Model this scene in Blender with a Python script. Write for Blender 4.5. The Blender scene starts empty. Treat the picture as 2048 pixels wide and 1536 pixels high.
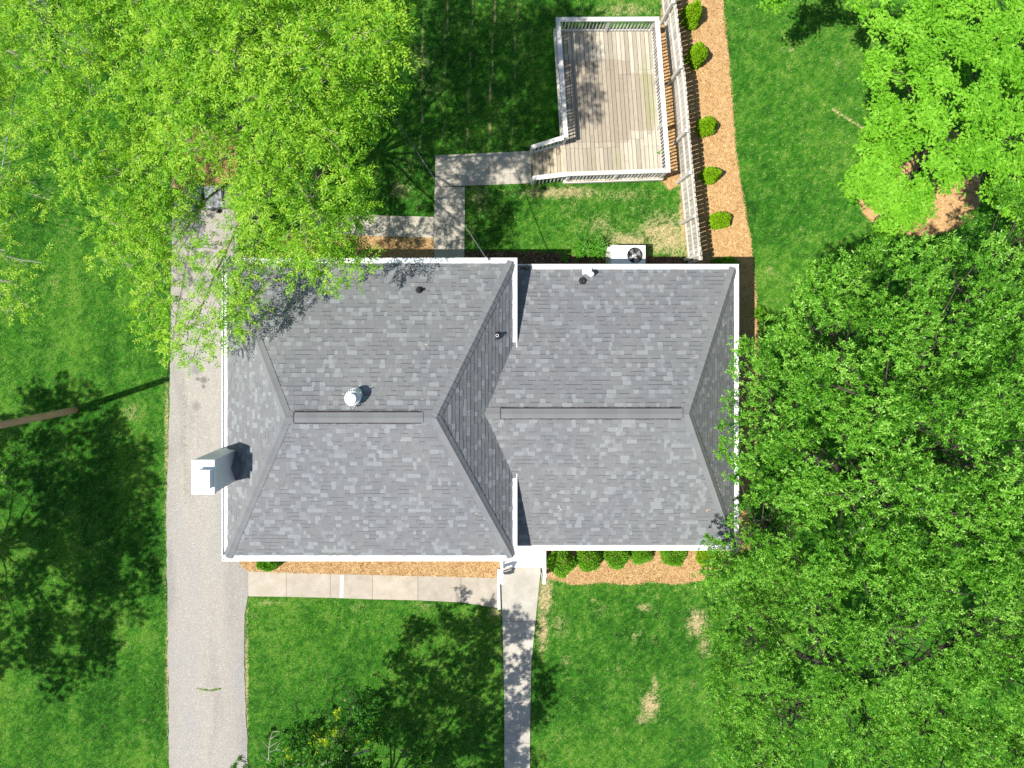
import bpy, math, random
import numpy as np
from mathutils import Vector, Matrix

random.seed(7)
RNG = np.random.default_rng(11)

# ------------------------------------------------------------------ camera, sky, sun, exposure
scene = bpy.context.scene
H = 24.0                # flying height of the camera above the lawn (m)
S = 0.0172              # metres on the ground per image pixel
U0, V0 = 1000.0, 650.0  # image pixel straight below the camera

cam_data = bpy.data.cameras.new('camera')
cam = bpy.data.objects.new('camera', cam_data)
scene.collection.objects.link(cam)
cam.location = (0, 0, H)
cam.rotation_euler = (0, 0, 0)
cam_data.sensor_width = 36.0
cam_data.lens = 36.0 * (H / S) / 2048.0
cam_data.shift_x = (1024 - U0) / 2048.0
cam_data.shift_y = -(768 - V0) / 2048.0
cam_data.clip_start = 0.1
cam_data.clip_end = 2000
scene.camera = cam

SUN_DIR = Vector((0.54, 0.18, -1.0)).normalized()     # the way the light travels
SUN_EL = math.asin(-SUN_DIR.z)
SUN_AZ = math.atan2(-SUN_DIR.x, -SUN_DIR.y)
world = bpy.data.worlds.new('World')
scene.world = world
world.use_nodes = True
wn = world.node_tree
sky = wn.nodes.new('ShaderNodeTexSky')
sky.sky_type = 'NISHITA'
sky.sun_disc = False
sky.sun_elevation = SUN_EL
sky.sun_rotation = SUN_AZ
sky.altitude = 200
wn.links.new(sky.outputs['Color'], wn.nodes['Background'].inputs['Color'])
wn.nodes['Background'].inputs['Strength'].default_value = 0.09

sun_data = bpy.data.lights.new('sun', 'SUN')
sun = bpy.data.objects.new('sun', sun_data)
scene.collection.objects.link(sun)
sun.rotation_euler = SUN_DIR.to_track_quat('-Z', 'Y').to_euler()
sun.location = (-20, -8, 40)
sun_data.energy = 4.7
sun_data.angle = math.radians(0.55)
sun_data.color = (1.0, 0.955, 0.88)

vs = scene.view_settings
vs.view_transform = 'Standard'
vs.look = 'None'
vs.exposure = 0.75
vs.gamma = 1.0
vs.use_curve_mapping = False
scene.cycles.max_bounces = 6
scene.cycles.diffuse_bounces = 3
scene.cycles.transparent_max_bounces = 4

COL = scene.collection


# ------------------------------------------------------------------ helpers
def P(u, v, z=0.0):
    """image pixel (u, v) projected through the camera to height z -> metres"""
    k = S * (1 - z / H)
    return Vector(((u - U0) * k, -(v - V0) * k, z))


def tag(o, label=None, cat=None, group=None, kind=None):
    if label: o['label'] = label
    if cat: o['category'] = cat
    if group: o['group'] = group
    if kind: o['kind'] = kind
    return o


def empty(name, loc, label=None, cat=None, group=None, kind=None, rz=0.0):
    o = bpy.data.objects.new(name, None)
    o.empty_display_size = 0.3
    COL.objects.link(o)
    o.location = loc
    o.rotation_euler = (0, 0, rz)
    return tag(o, label, cat, group, kind)


def adopt(o, parent):
    """parent o to parent; o's mesh is in world metres"""
    if parent is None: return o
    o.parent = parent
    if parent.type == 'EMPTY' and not parent.get('_local'):
        o.matrix_parent_inverse = Matrix.Translation(-Vector(parent.location))
    return o


def link(name, me, parent=None):
    o = bpy.data.objects.new(name, me)
    COL.objects.link(o)
    return adopt(o, parent)


class MB:
    def __init__(self):
        self.v, self.f, self.m = [], [], []

    def add(self, verts, faces, mi=0):
        b = len(self.v)
        self.v += [tuple(p) for p in verts]
        for f in faces:
            self.f.append(tuple(b + i for i in f))
            self.m.append(mi)

    def box(self, c, s, rz=0.0, mi=0, M=None):
        x, y, z = s[0] / 2, s[1] / 2, s[2] / 2
        vs_ = [Vector((sx * x, sy * y, sz * z)) for sx in (-1, 1) for sy in (-1, 1) for sz in (-1, 1)]
        R = M if M is not None else Matrix.Rotation(rz, 3, 'Z')
        vs_ = [R @ p + Vector(c) for p in vs_]
        self.add(vs_, [(0, 1, 3, 2), (4, 6, 7, 5), (0, 4, 5, 1), (2, 3, 7, 6), (0, 2, 6, 4), (1, 5, 7, 3)], mi)

    def bar(self, a, b, w, h, mi=0, up=(0, 0, 1)):
        """straight bar from a to b, w across, h high"""
        a, b = Vector(a), Vector(b)
        d = (b - a)
        L = d.length
        d.normalize()
        u = Vector(up)
        s = d.cross(u)
        if s.length < 1e-4: s = d.cross(Vector((1, 0, 0)))
        s.normalize()
        n = s.cross(d)
        R = Matrix((d, s, n)).transposed()
        self.box((a + b) / 2, (L, w, h), mi=mi, M=R)

    def prism(self, poly, z0, z1, mi=0, mside=None):
        n = len(poly)
        vs_ = [(p[0], p[1], z0) for p in poly] + [(p[0], p[1], z1) for p in poly]
        self.add(vs_, [tuple(range(n, 2 * n))], mi)
        b = len(self.v) - 2 * n
        for i in range(n):
            j = (i + 1) % n
            self.f.append((b + i, b + j, b + n + j, b + n + i))
            self.m.append(mi if mside is None else mside)
        self.f.append(tuple(b + i for i in reversed(range(n))))
        self.m.append(mi if mside is None else mside)

    def tube(self, path, radii, sides=6, mi=0, cap=True):
        path = [Vector(p) for p in path]
        rings = []
        n = len(path)
        ref = Vector((0.31, 0.17, 0.93))
        for i, p in enumerate(path):
            t = (path[min(i + 1, n - 1)] - path[max(i - 1, 0)])
            if t.length < 1e-6: t = Vector((0, 0, 1))
            t.normalize()
            r0 = ref if abs(t.dot(ref)) < 0.95 else Vector((1, 0, 0))
            s = t.cross(r0).normalized()
            q = s.cross(t)
            r = radii[i]
            rings.append([p + (s * math.cos(a) + q * math.sin(a)) * r
                          for a in [2 * math.pi * k / sides for k in range(sides)]])
        vs_ = [p for ring in rings for p in ring]
        fs = []
        for i in range(n - 1):
            for k in range(sides):
                k2 = (k + 1) % sides
                fs.append((i * sides + k, i * sides + k2, (i + 1) * sides + k2, (i + 1) * sides + k))
        if cap:
            fs.append(tuple(reversed(range(sides))))
            fs.append(tuple(range((n - 1) * sides, n * sides)))
        self.add(vs_, fs, mi)

    def mesh(self, name, mats):
        me = bpy.data.meshes.new(name)
        me.from_pydata(self.v, [], self.f)
        for m in (mats if isinstance(mats, (list, tuple)) else [mats]):
            me.materials.append(m)
        if max(self.m, default=0) > 0:
            me.polygons.foreach_set('material_index', self.m)
        me.update()
        return me

    def build(self, name, mats, parent=None, smooth=False):
        me = self.mesh(name, mats)
        if smooth:
            me.polygons.foreach_set('use_smooth', [True] * len(me.polygons))
        return link(name, me, parent)


def quad_mesh(name, verts, nquad, per, mat, attrs):
    """one mesh from numpy: verts (N*per,3), every `per` (3 or 4) verts are one face"""
    me = bpy.data.meshes.new(name)
    nv = len(verts)
    me.vertices.add(nv)
    me.vertices.foreach_set('co', np.ascontiguousarray(verts, dtype=np.float32).ravel())
    me.loops.add(nv)
    me.loops.foreach_set('vertex_index', np.arange(nv, dtype=np.int32))
    me.polygons.add(nquad)
    me.polygons.foreach_set('loop_start', np.arange(0, nv, per, dtype=np.int32))
    for k, arr in attrs.items():
        at = me.attributes.new(k, 'FLOAT', 'FACE')
        at.data.foreach_set('value', np.ascontiguousarray(arr, dtype=np.float32))
    me.materials.append(mat)
    me.update(calc_edges=True)
    return me


def in_poly(x, y, poly):
    r = np.zeros(len(x), bool)
    n = len(poly)
    for i in range(n):
        x0, y0 = poly[i]
        x1, y1 = poly[(i + 1) % n]
        if y0 == y1: continue
        c = ((y0 > y) != (y1 > y)) & (x < (x1 - x0) * (y - y0) / (y1 - y0) + x0)
        r ^= c
    return r


def vnoise(x, y, scale, seed):
    """smooth value noise 0..1 on arrays"""
    g = np.random.default_rng(seed).random((64, 64))
    fx, fy = x / scale, y / scale
    ix, iy = np.floor(fx).astype(int), np.floor(fy).astype(int)
    tx, ty = fx - ix, fy - iy
    tx, ty = tx * tx * (3 - 2 * tx), ty * ty * (3 - 2 * ty)
    a = g[ix % 64, iy % 64]; b = g[(ix + 1) % 64, iy % 64]
    c = g[ix % 64, (iy + 1) % 64]; d = g[(ix + 1) % 64, (iy + 1) % 64]
    return (a * (1 - tx) + b * tx) * (1 - ty) + (c * (1 - tx) + d * tx) * ty


def wavy(poly, step=0.16, amp=0.03, seed=0, closed=True):
    r = random.Random(seed)
    out = []
    n = len(poly)
    for i in range(n):
        a = Vector((poly[i][0], poly[i][1])); b = Vector((poly[(i + 1) % n][0], poly[(i + 1) % n][1]))
        k = max(1, int((b - a).length / step))
        for j in range(k):
            p = a.lerp(b, j / k)
            out.append((p.x + r.uniform(-amp, amp), p.y + r.uniform(-amp, amp)))
    return out


def G(pts):
    return [tuple(P(u, v, 0)[:2]) for u, v in pts]


# ------------------------------------------------------------------ materials
def nt(name):
    m = bpy.data.materials.new(name)
    m.use_nodes = True
    t = m.node_tree
    b = t.nodes['Principled BSDF']
    return m, t, b


def N(t, kind, **kw):
    n = t.nodes.new(kind)
    for k, v in kw.items():
        setattr(n, k, v)
    return n


def ramp(t, fac, stops):
    r = N(t, 'ShaderNodeValToRGB')
    e = r.color_ramp.elements
    while len(e) < len(stops): e.new(0.5)
    for i, (p, c) in enumerate(stops):
        e[i].position = p
        e[i].color = (c[0], c[1], c[2], 1)
    t.links.new(fac, r.inputs['Fac'])
    return r.outputs['Color']


def noise(t, vec, scale, detail=4, rough=0.6, dist=0.0):
    n = N(t, 'ShaderNodeTexNoise')
    n.inputs['Scale'].default_value = scale
    n.inputs['Detail'].default_value = detail
    n.inputs['Roughness'].default_value = rough
    n.inputs['Distortion'].default_value = dist
    t.links.new(vec, n.inputs['Vector'])
    return n.outputs['Fac']


def mixc(t, fac, a, b, mode='MIX'):
    m = N(t, 'ShaderNodeMix', data_type='RGBA', blend_type=mode)
    for sock, val in ((m.inputs[0], fac), (m.inputs[6], a), (m.inputs[7], b)):
        if hasattr(val, 'links') or hasattr(val, 'is_linked'):
            t.links.new(val, sock)
        elif isinstance(val, (int, float)):
            sock.default_value = val
        else:
            sock.default_value = (val[0], val[1], val[2], 1)
    return m.outputs[2]


def mathn(t, op, a, b=0.5):
    m = N(t, 'ShaderNodeMath', operation=op)
    for sock, val in ((m.inputs[0], a), (m.inputs[1], b)):
        if hasattr(val, 'is_linked'): t.links.new(val, sock)
        else: sock.default_value = val
    return m.outputs[0]


def coords(t, kind='Object', scale=None):
    c = N(t, 'ShaderNodeTexCoord').outputs[kind]
    if scale:
        mp = N(t, 'ShaderNodeMapping')
        mp.inputs['Scale'].default_value = scale
        t.links.new(c, mp.inputs['Vector'])
        return mp.outputs['Vector']
    return c


def worldpos(t, scale=None):
    c = N(t, 'ShaderNodeNewGeometry').outputs['Position']
    if scale:
        mp = N(t, 'ShaderNodeMapping')
        mp.inputs['Scale'].default_value = scale
        t.links.new(c, mp.inputs['Vector'])
        return mp.outputs['Vector']
    return c


def bump(t, b, height, strength, dist=0.01):
    n = N(t, 'ShaderNodeBump')
    n.inputs['Strength'].default_value = strength
    n.inputs['Distance'].default_value = dist
    t.links.new(height, n.inputs['Height'])
    t.links.new(n.outputs['Normal'], b.inputs['Normal'])


def simple(name, col, rough=0.6, metal=0.0, var=0.12, scale=8.0, bmp=0.0, spec=0.4):
    m, t, b = nt(name)
    n = noise(t, coords(t), scale, 5)
    lo = [c * (1 - var) for c in col]; hi = [min(1, c * (1 + var)) for c in col]
    t.links.new(ramp(t, n, [(0.3, lo), (0.7, hi)]), b.inputs['Base Color'])
    b.inputs['Roughness'].default_value = rough
    b.inputs['Metallic'].default_value = metal
    b.inputs['Specular IOR Level'].default_value = spec
    if bmp: bump(t, b, n, bmp)
    return m


def ground_mat(name, stops_big, stops_fine, big, fine, rough=0.9, bmp=0.4, mixf=0.5, bscale=None, dist=0.02):
    m, t, b = nt(name)
    c = worldpos(t)
    n1 = noise(t, c, big, 5, 0.6, 0.3)
    n2 = noise(t, c, fine, 3, 0.7)
    c1 = ramp(t, n1, stops_big)
    c2 = ramp(t, n2, stops_fine)
    t.links.new(mixc(t, mixf, c1, c2), b.inputs['Base Color'])
    b.inputs['Roughness'].default_value = rough
    b.inputs['Specular IOR Level'].default_value = 0.2
    bump(t, b, n2, bmp, dist)
    return m


MAT = {}
def lawn_mat():
    m, t, b = nt('lawn_soil')
    c = worldpos(t)
    d = N(t, 'ShaderNodeAttribute', attribute_name='dry').outputs['Fac']
    a = N(t, 'ShaderNodeAttribute', attribute_name='tone').outputs['Fac']
    n2 = noise(t, c, 17, 5, 0.8)
    g = ramp(t, a, [(0.0, (0.014, 0.068, 0.007)), (0.5, (0.034, 0.140, 0.011)), (1.0, (0.085, 0.205, 0.020))])
    g = mixc(t, 1.0, g, ramp(t, n2, [(0.30, (0.35, 0.38, 0.38)), (0.5, (0.9, 0.9, 0.9)), (0.68, (1.8, 1.6, 1.5))]), 'MULTIPLY')
    st = ramp(t, n2, [(0.25, (0.26, 0.18, 0.09)), (0.7, (0.56, 0.45, 0.26))])
    f = mathn(t, 'ADD', d, mathn(t, 'MULTIPLY', mathn(t, 'SUBTRACT', n2, 0.52), mathn(t, 'ADD', mathn(t, 'MULTIPLY', d, 2.6), 0.25)))
    mr = N(t, 'ShaderNodeMapRange')
    t.links.new(f, mr.inputs['Value'])
    mr.inputs['From Min'].default_value = 0.34
    mr.inputs['From Max'].default_value = 0.72
    t.links.new(mixc(t, mr.outputs['Result'], g, st), b.inputs['Base Color'])
    b.inputs['Roughness'].default_value = 0.95
    b.inputs['Specular IOR Level'].default_value = 0.08
    bump(t, b, n2, 0.5, 0.02)
    return m


MAT['lawn'] = lawn_mat()


def straw_mat(name, a, b_, c_, fine=38):
    m, t, b = nt(name)
    p = worldpos(t)
    n1 = noise(t, p, 1.3, 4, 0.6)
    p2 = worldpos(t, (1.0, 2.6, 1.0))
    n2 = noise(t, p2, fine, 4, 0.75, 1.2)
    col = ramp(t, n2, [(0.28, a), (0.5, b_), (0.72, c_)])
    col = mixc(t, mathn(t, 'MULTIPLY', n1, 0.45), col, tuple(x * 0.75 for x in b_))
    t.links.new(col, b.inputs['Base Color'])
    b.inputs['Roughness'].default_value = 0.9
    b.inputs['Specular IOR Level'].default_value = 0.15
    bump(t, b, n2, 0.7, 0.02)
    return m


MAT['straw'] = straw_mat('pine_straw_bed', (0.17, 0.085, 0.032), (0.40, 0.235, 0.10), (0.58, 0.385, 0.19))
MAT['bark'] = straw_mat('dark_mulch', (0.03, 0.018, 0.011), (0.085, 0.05, 0.03), (0.17, 0.11, 0.065), 60)


def asphalt():
    m, t, b = nt('driveway_aggregate')
    p = worldpos(t)
    ps = worldpos(t, (1.0, 0.22, 1.0))
    n1 = noise(t, ps, 0.9, 5, 0.6)
    n2 = noise(t, p, 30, 5, 0.85)
    v = N(t, 'ShaderNodeTexVoronoi')
    v.inputs['Scale'].default_value = 34
    t.links.new(p, v.inputs['Vector'])
    base = ramp(t, n1, [(0.3, (0.215, 0.205, 0.188)), (0.5, (0.295, 0.272, 0.238)), (0.72, (0.262, 0.255, 0.242))])
    grit = ramp(t, n2, [(0.25, (0.62, 0.62, 0.63)), (0.5, (0.98, 0.98, 0.98)), (0.68, (1.25, 1.25, 1.24))])
    col = mixc(t, 1.0, base, grit, 'MULTIPLY')
    spk = mathn(t, 'MULTIPLY', mathn(t, 'LESS_THAN', v.outputs['Distance'], 0.33), mathn(t, 'GREATER_THAN', N(t, 'ShaderNodeSeparateColor').outputs[0], 0.7))
    sc = [n for n in t.nodes if n.bl_idname == 'ShaderNodeSeparateColor'][0]
    t.links.new(v.outputs['Color'], sc.inputs[0])
    col = mixc(t, mathn(t, 'MULTIPLY', spk, 0.55), col, (0.62, 0.60, 0.56))
    # worn tan middle, greyer margins where leaves gather
    sx = N(t, 'ShaderNodeSeparateXYZ'); t.links.new(p, sx.inputs[0])
    cx_ = P(405, 0).x
    dd = mathn(t, 'ABSOLUTE', mathn(t, 'ADD', mathn(t, 'SUBTRACT', sx.outputs[0], cx_), mathn(t, 'MULTIPLY', mathn(t, 'SUBTRACT', n1, 0.5), 1.2)))
    mg = N(t, 'ShaderNodeMapRange'); t.links.new(dd, mg.inputs['Value'])
    mg.inputs['From Min'].default_value = 0.55; mg.inputs['From Max'].default_value = 1.35; mg.inputs['To Max'].default_value = 0.5
    col = mixc(t, mg.outputs['Result'], col, mixc(t, 1.0, col, (0.74, 0.77, 0.82), 'MULTIPLY'))
    # oil drips beside the house wall
    for (u, v_, r) in ((384, 719, 0.14), (397, 717, 0.05), (394, 739, 0.26), (408, 760, 0.16), (396, 758, 0.09), (408, 773, 0.09), (393, 812, 0.2), (418, 759, 0.05)):
        q = P(u, v_)
        vm = N(t, 'ShaderNodeVectorMath', operation='DISTANCE')
        t.links.new(p, vm.inputs[0])
        vm.inputs[1].default_value = (q.x, q.y, 0.02)
        mr = N(t, 'ShaderNodeMapRange')
        t.links.new(mathn(t, 'ADD', vm.outputs['Value'], mathn(t, 'MULTIPLY', noise(t, p, 14, 3), 0.08)), mr.inputs['Value'])
        mr.inputs['From Min'].default_value = r + 0.04
        mr.inputs['From Max'].default_value = r * 0.45 + 0.04
        mr.inputs['To Max'].default_value = 0.62 if r < 0.18 else 0.35
        col = mixc(t, mr.outputs['Result'], col, (0.06, 0.055, 0.05))
    t.links.new(col, b.inputs['Base Color'])
    b.inputs['Roughness'].default_value = 0.85
    b.inputs['Specular IOR Level'].default_value = 0.25
    bump(t, b, n2, 0.35, 0.006)
    return m


MAT['drive'] = asphalt()


def concrete(name, lo, hi, grit=0.25):
    m, t, b = nt(name)
    p = worldpos(t)
    oi = N(t, 'ShaderNodeObjectInfo').outputs['Random']
    n1 = noise(t, p, 2.2, 6, 0.65, 0.4)
    n2 = noise(t, p, 70, 3, 0.75)
    col = ramp(t, n1, [(0.3, lo), (0.7, hi)])
    g = ramp(t, n2, [(0.2, (1 - grit,) * 3), (0.5, (1, 1, 1)), (0.8, (1 + grit * 0.5,) * 3)])
    col = mixc(t, 1.0, col, g, 'MULTIPLY')
    rr = ramp(t, oi, [(0.0, (0.93, 0.93, 0.94)), (1.0, (1.05, 1.04, 1.02))])
    col = mixc(t, 1.0, col, rr, 'MULTIPLY')
    t.links.new(col, b.inputs['Base Color'])
    b.inputs['Roughness'].default_value = 0.85
    b.inputs['Specular IOR Level'].default_value = 0.25
    bump(t, b, n2, 0.25, 0.004)
    return m


MAT['path'] = concrete('front_path_concrete', (0.30, 0.265, 0.21), (0.40, 0.36, 0.30))
MAT['walk'] = concrete('front_walk_concrete', (0.33, 0.305, 0.255), (0.44, 0.415, 0.365))
MAT['backwalk'] = concrete('back_walk_concrete', (0.33, 0.30, 0.24), (0.43, 0.395, 0.33))
MAT['pale'] = simple('bleached_concrete', (0.52, 0.50, 0.46), 0.8, var=0.1, scale=20)
MAT['white'] = simple('white_paint', (0.80, 0.80, 0.79), 0.45, var=0.02, scale=3)
MAT['whiteporch'] = simple('white_porch_paint', (0.80, 0.79, 0.77), 0.6, var=0.04, scale=5)
MAT['underlay'] = simple('roof_underlay', (0.06, 0.06, 0.065), 0.9)
MAT['black'] = simple('black_rubber', (0.02, 0.02, 0.022), 0.6)
MAT['dark'] = simple('dark_vent_mesh', (0.042, 0.030, 0.026), 0.8, var=0.5, scale=60)
MAT['metal'] = simple('galvanised_metal', (0.62, 0.63, 0.64), 0.42, metal=0.6, var=0.08)
MAT['ventwhite'] = simple('white_enamelled_metal', (0.80, 0.81, 0.80), 0.35, var=0.03)
MAT['acgrey'] = simple('pale_grey_enamel', (0.66, 0.68, 0.66), 0.45, var=0.03)
MAT['cable'] = simple('weathered_cable', (0.10, 0.10, 0.105), 0.6, var=0.4, scale=30)


def brick_white():
    m, t, b = nt('white_painted_brick')
    p = worldpos(t)
    mp = N(t, 'ShaderNodeCombineXYZ')
    sp = N(t, 'ShaderNodeSeparateXYZ')
    t.links.new(p, sp.inputs[0])
    t.links.new(mathn(t, 'ADD', sp.outputs[0], sp.outputs[1]), mp.inputs[0])
    t.links.new(sp.outputs[2], mp.inputs[1])
    br = N(t, 'ShaderNodeTexBrick')
    t.links.new(mp.outputs[0], br.inputs['Vector'])
    br.inputs['Scale'].default_value = 1.0
    br.inputs['Brick Width'].default_value = 0.21
    br.inputs['Row Height'].default_value = 0.075
    br.inputs['Mortar Size'].default_value = 0.008
    br.inputs['Color1'].default_value = (0.76, 0.76, 0.75, 1)
    br.inputs['Color2'].default_value = (0.70, 0.70, 0.69, 1)
    br.inputs['Mortar'].default_value = (0.60, 0.60, 0.60, 1)
    t.links.new(br.outputs['Color'], b.inputs['Base Color'])
    b.inputs['Roughness'].default_value = 0.6
    inv = mathn(t, 'SUBTRACT', 1.0, br.outputs['Fac'])
    bump(t, b, inv, 0.6, 0.008)
    return m


MAT['brick'] = brick_white()


def wood(name, lo, mid, hi, along='Y', stain=None, obj=True):
    m, t, b = nt(name)
    sc = {'X': (0.35, 6, 6), 'Y': (6, 0.35, 6), 'Z': (6, 6, 0.35)}[along]
    p = worldpos(t, sc)
    oi = N(t, 'ShaderNodeObjectInfo').outputs['Random']
    n1 = noise(t, p, 9, 5, 0.7, 0.6)
    col = ramp(t, n1, [(0.25, lo), (0.5, mid), (0.75, hi)])
    rr = ramp(t, oi, [(0.0, (0.74, 0.73, 0.71)), (0.5, (1.0, 0.99, 0.97)), (1.0, (1.17, 1.17, 1.17))])
    col = mixc(t, 1.0, col, rr, 'MULTIPLY')
    if stain: col = stain(t, col)
    t.links.new(col, b.inputs['Base Color'])
    b.inputs['Roughness'].default_value = 0.8
    b.inputs['Specular IOR Level'].default_value = 0.25
    bump(t, b, n1, 0.25, 0.004)
    return m


def deck_stain(t, col):
    p = worldpos(t)
    n2 = noise(t, p, 2.5, 5, 0.7, 0.3)
    n3 = noise(t, worldpos(t, (7, 0.8, 1)), 1.0, 4, 0.7)
    n4 = noise(t, p, 6, 5, 0.75)
    # worn brown areas left by furniture and rugs
    for (ua, ub, va, vb, a_) in ((1120, 1258, 120, 285, 0.62), (1256, 1306, 146, 262, 0.58), (1110, 1250, 282, 345, 0.30)):
        c0_, c1_ = P(ua, vb, 0.5), P(ub, va, 0.5)
        sp = N(t, 'ShaderNodeSeparateXYZ')
        t.links.new(p, sp.inputs[0])
        jx = mathn(t, 'ADD', sp.outputs[0], mathn(t, 'MULTIPLY', mathn(t, 'SUBTRACT', n3, 0.5), 0.5))
        jy = mathn(t, 'ADD', sp.outputs[1], mathn(t, 'MULTIPLY', mathn(t, 'SUBTRACT', n2, 0.5), 0.25))
        f = mathn(t, 'MULTIPLY', mathn(t, 'MULTIPLY', mathn(t, 'GREATER_THAN', jx, c0_.x), mathn(t, 'LESS_THAN', jx, c1_.x)),
                  mathn(t, 'MULTIPLY', mathn(t, 'GREATER_THAN', jy, c0_.y), mathn(t, 'LESS_THAN', jy, c1_.y)))
        f = mathn(t, 'MULTIPLY', f, mathn(t, 'MULTIPLY', ramp(t, n4, [(0.3, (0.6, 0.6, 0.6)), (0.65, (1, 1, 1))]), a_))
        col = mixc(t, f, col, (0.235, 0.185, 0.13))
    # green algae along the east rail and in the south-east
    for (u, v, r, a) in ((1300, 170, 0.75, 0.40), (1303, 225, 0.55, 0.45), (1285, 150, 0.5, 0.25), (1235, 320, 0.5, 0.32), (1190, 330, 0.5, 0.15)):
        q = P(u, v, 0.5)
        vm = N(t, 'ShaderNodeVectorMath', operation='DISTANCE')
        sc = N(t, 'ShaderNodeMapping'); sc.inputs['Scale'].default_value = (2.0, 0.8, 0)
        t.links.new(p, sc.inputs['Vector'])
        t.links.new(sc.outputs[0], vm.inputs[0])
        vm.inputs[1].default_value = (q.x * 2.0, q.y * 0.8, 0)
        mr = N(t, 'ShaderNodeMapRange')
        t.links.new(mathn(t, 'ADD', vm.outputs['Value'], mathn(t, 'MULTIPLY', n2, 0.5)), mr.inputs['Value'])
        mr.inputs['From Min'].default_value = r + 0.35
        mr.inputs['From Max'].default_value = 0.25
        mr.inputs['To Max'].default_value = a
        col = mixc(t, mr.outputs['Result'], col, (0.22, 0.26, 0.09))
    return col


MAT['deckboard'] = wood('weathered_deck_board', (0.27, 0.24, 0.185), (0.385, 0.345, 0.275), (0.50, 0.46, 0.39), 'Y', deck_stain)
MAT['rampboard'] = wood('weathered_ramp_board', (0.26, 0.21, 0.14), (0.38, 0.32, 0.23), (0.50, 0.44, 0.34), 'Y')
MAT['railwood'] = wood('weathered_rail_wood', (0.48, 0.46, 0.42), (0.60, 0.58, 0.55), (0.68, 0.67, 0.65), 'Y')
MAT['fencewood'] = wood('silvered_fence_wood', (0.38, 0.35, 0.30), (0.50, 0.47, 0.42), (0.60, 0.58, 0.54), 'Z')
MAT['brownfence'] = wood('brown_fence_wood', (0.16, 0.12, 0.08), (0.26, 0.20, 0.14), (0.36, 0.30, 0.22), 'Z')
MAT['polewood'] = wood('utility_pole_wood', (0.32, 0.20, 0.115), (0.50, 0.34, 0.215), (0.62, 0.45, 0.30), 'Z')
MAT['barkwood'] = simple('grey_brown_bark', (0.17, 0.14, 0.11), 0.9, var=0.4, scale=14, bmp=0.6)
MAT['darkbark'] = simple('dark_bark', (0.055, 0.045, 0.036), 0.9, var=0.4, scale=14, bmp=0.5)
MAT['twig'] = simple('pale_twig_bark', (0.30, 0.26, 0.22), 0.9, var=0.3, scale=20)


def shingle_mat(i, c):
    m, t, b = nt('asphalt_shingle_tone_%d' % i)
    p = worldpos(t)
    n1 = noise(t, p, 120, 2, 0.8)
    n2 = noise(t, p, 0.5, 4, 0.6)
    col = ramp(t, n1, [(0.2, tuple(x * 0.68 for x in c)), (0.8, tuple(x * 1.3 for x in c))])
    w = ramp(t, n2, [(0.3, (0.93, 0.93, 0.95)), (0.7, (1.06, 1.05, 1.03))])
    t.links.new(mixc(t, 1.0, col, w, 'MULTIPLY'), b.inputs['Base Color'])
    b.inputs['Roughness'].default_value = 0.9
    b.inputs['Specular IOR Level'].default_value = 0.2
    bump(t, b, n1, 0.3, 0.003)
    return m


TONES = [(0.147, 0.153, 0.159), (0.152, 0.158, 0.164), (0.157, 0.162, 0.167), (0.164, 0.171, 0.177),
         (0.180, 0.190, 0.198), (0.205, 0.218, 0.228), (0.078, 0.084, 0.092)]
TONE_W = [0.18, 0.28, 0.28, 0.14, 0.06, 0.06]
TONE_WN = [0.12, 0.19, 0.20, 0.14, 0.16, 0.19]
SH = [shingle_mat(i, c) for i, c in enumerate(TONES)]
CAPM = [SH[2], SH[3], SH[3], SH[1]]


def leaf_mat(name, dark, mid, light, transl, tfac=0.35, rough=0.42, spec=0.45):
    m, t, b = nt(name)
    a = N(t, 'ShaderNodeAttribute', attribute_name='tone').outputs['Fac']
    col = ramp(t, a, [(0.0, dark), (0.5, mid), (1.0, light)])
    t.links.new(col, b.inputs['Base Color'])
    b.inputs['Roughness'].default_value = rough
    b.inputs['Specular IOR Level'].default_value = spec
    tr = N(t, 'ShaderNodeBsdfTranslucent')
    t.links.new(mixc(t, 1.0, col, transl, 'MULTIPLY'), tr.inputs['Color'])
    mx = N(t, 'ShaderNodeMixShader')
    mx.inputs[0].default_value = tfac
    t.links.new(b.outputs[0], mx.inputs[1])
    t.links.new(tr.outputs[0], mx.inputs[2])
    t.links.new(mx.outputs[0], t.nodes['Material Output'].inputs['Surface'])
    return m


MAT['leafA'] = leaf_mat('yellow_green_leaf', (0.030, 0.140, 0.005), (0.150, 0.365, 0.012), (0.37, 0.56, 0.05), (1.6, 1.5, 0.6), 0.40, 0.5, 0.22)
MAT['leafC'] = leaf_mat('glossy_dark_leaf', (0.024, 0.115, 0.007), (0.130, 0.365, 0.022), (0.34, 0.60, 0.10), (1.5, 1.5, 0.8), 0.36, 0.42, 0.32)
MAT['leafD'] = leaf_mat('bright_maple_leaf', (0.075, 0.27, 0.008), (0.175, 0.44, 0.022), (0.30, 0.58, 0.06), (1.5, 1.4, 0.6), 0.40, 0.5, 0.2)
MAT['leafE'] = leaf_mat('conifer_spray', (0.10, 0.24, 0.004), (0.21, 0.42, 0.008), (0.36, 0.54, 0.02), (1.3, 1.3, 0.7), 0.25, 0.6, 0.15)
MAT['leafF'] = leaf_mat('holly_shrub_leaf', (0.045, 0.17, 0.008), (0.125, 0.34, 0.014), (0.24, 0.48, 0.04), (1.3, 1.4, 0.7), 0.25, 0.45, 0.25)
MAT['leafG'] = leaf_mat('shade_tree_leaf', (0.020, 0.095, 0.008), (0.050, 0.20, 0.012), (0.13, 0.34, 0.03), (1.3, 1.4, 0.7), 0.3, 0.45, 0.25)
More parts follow.
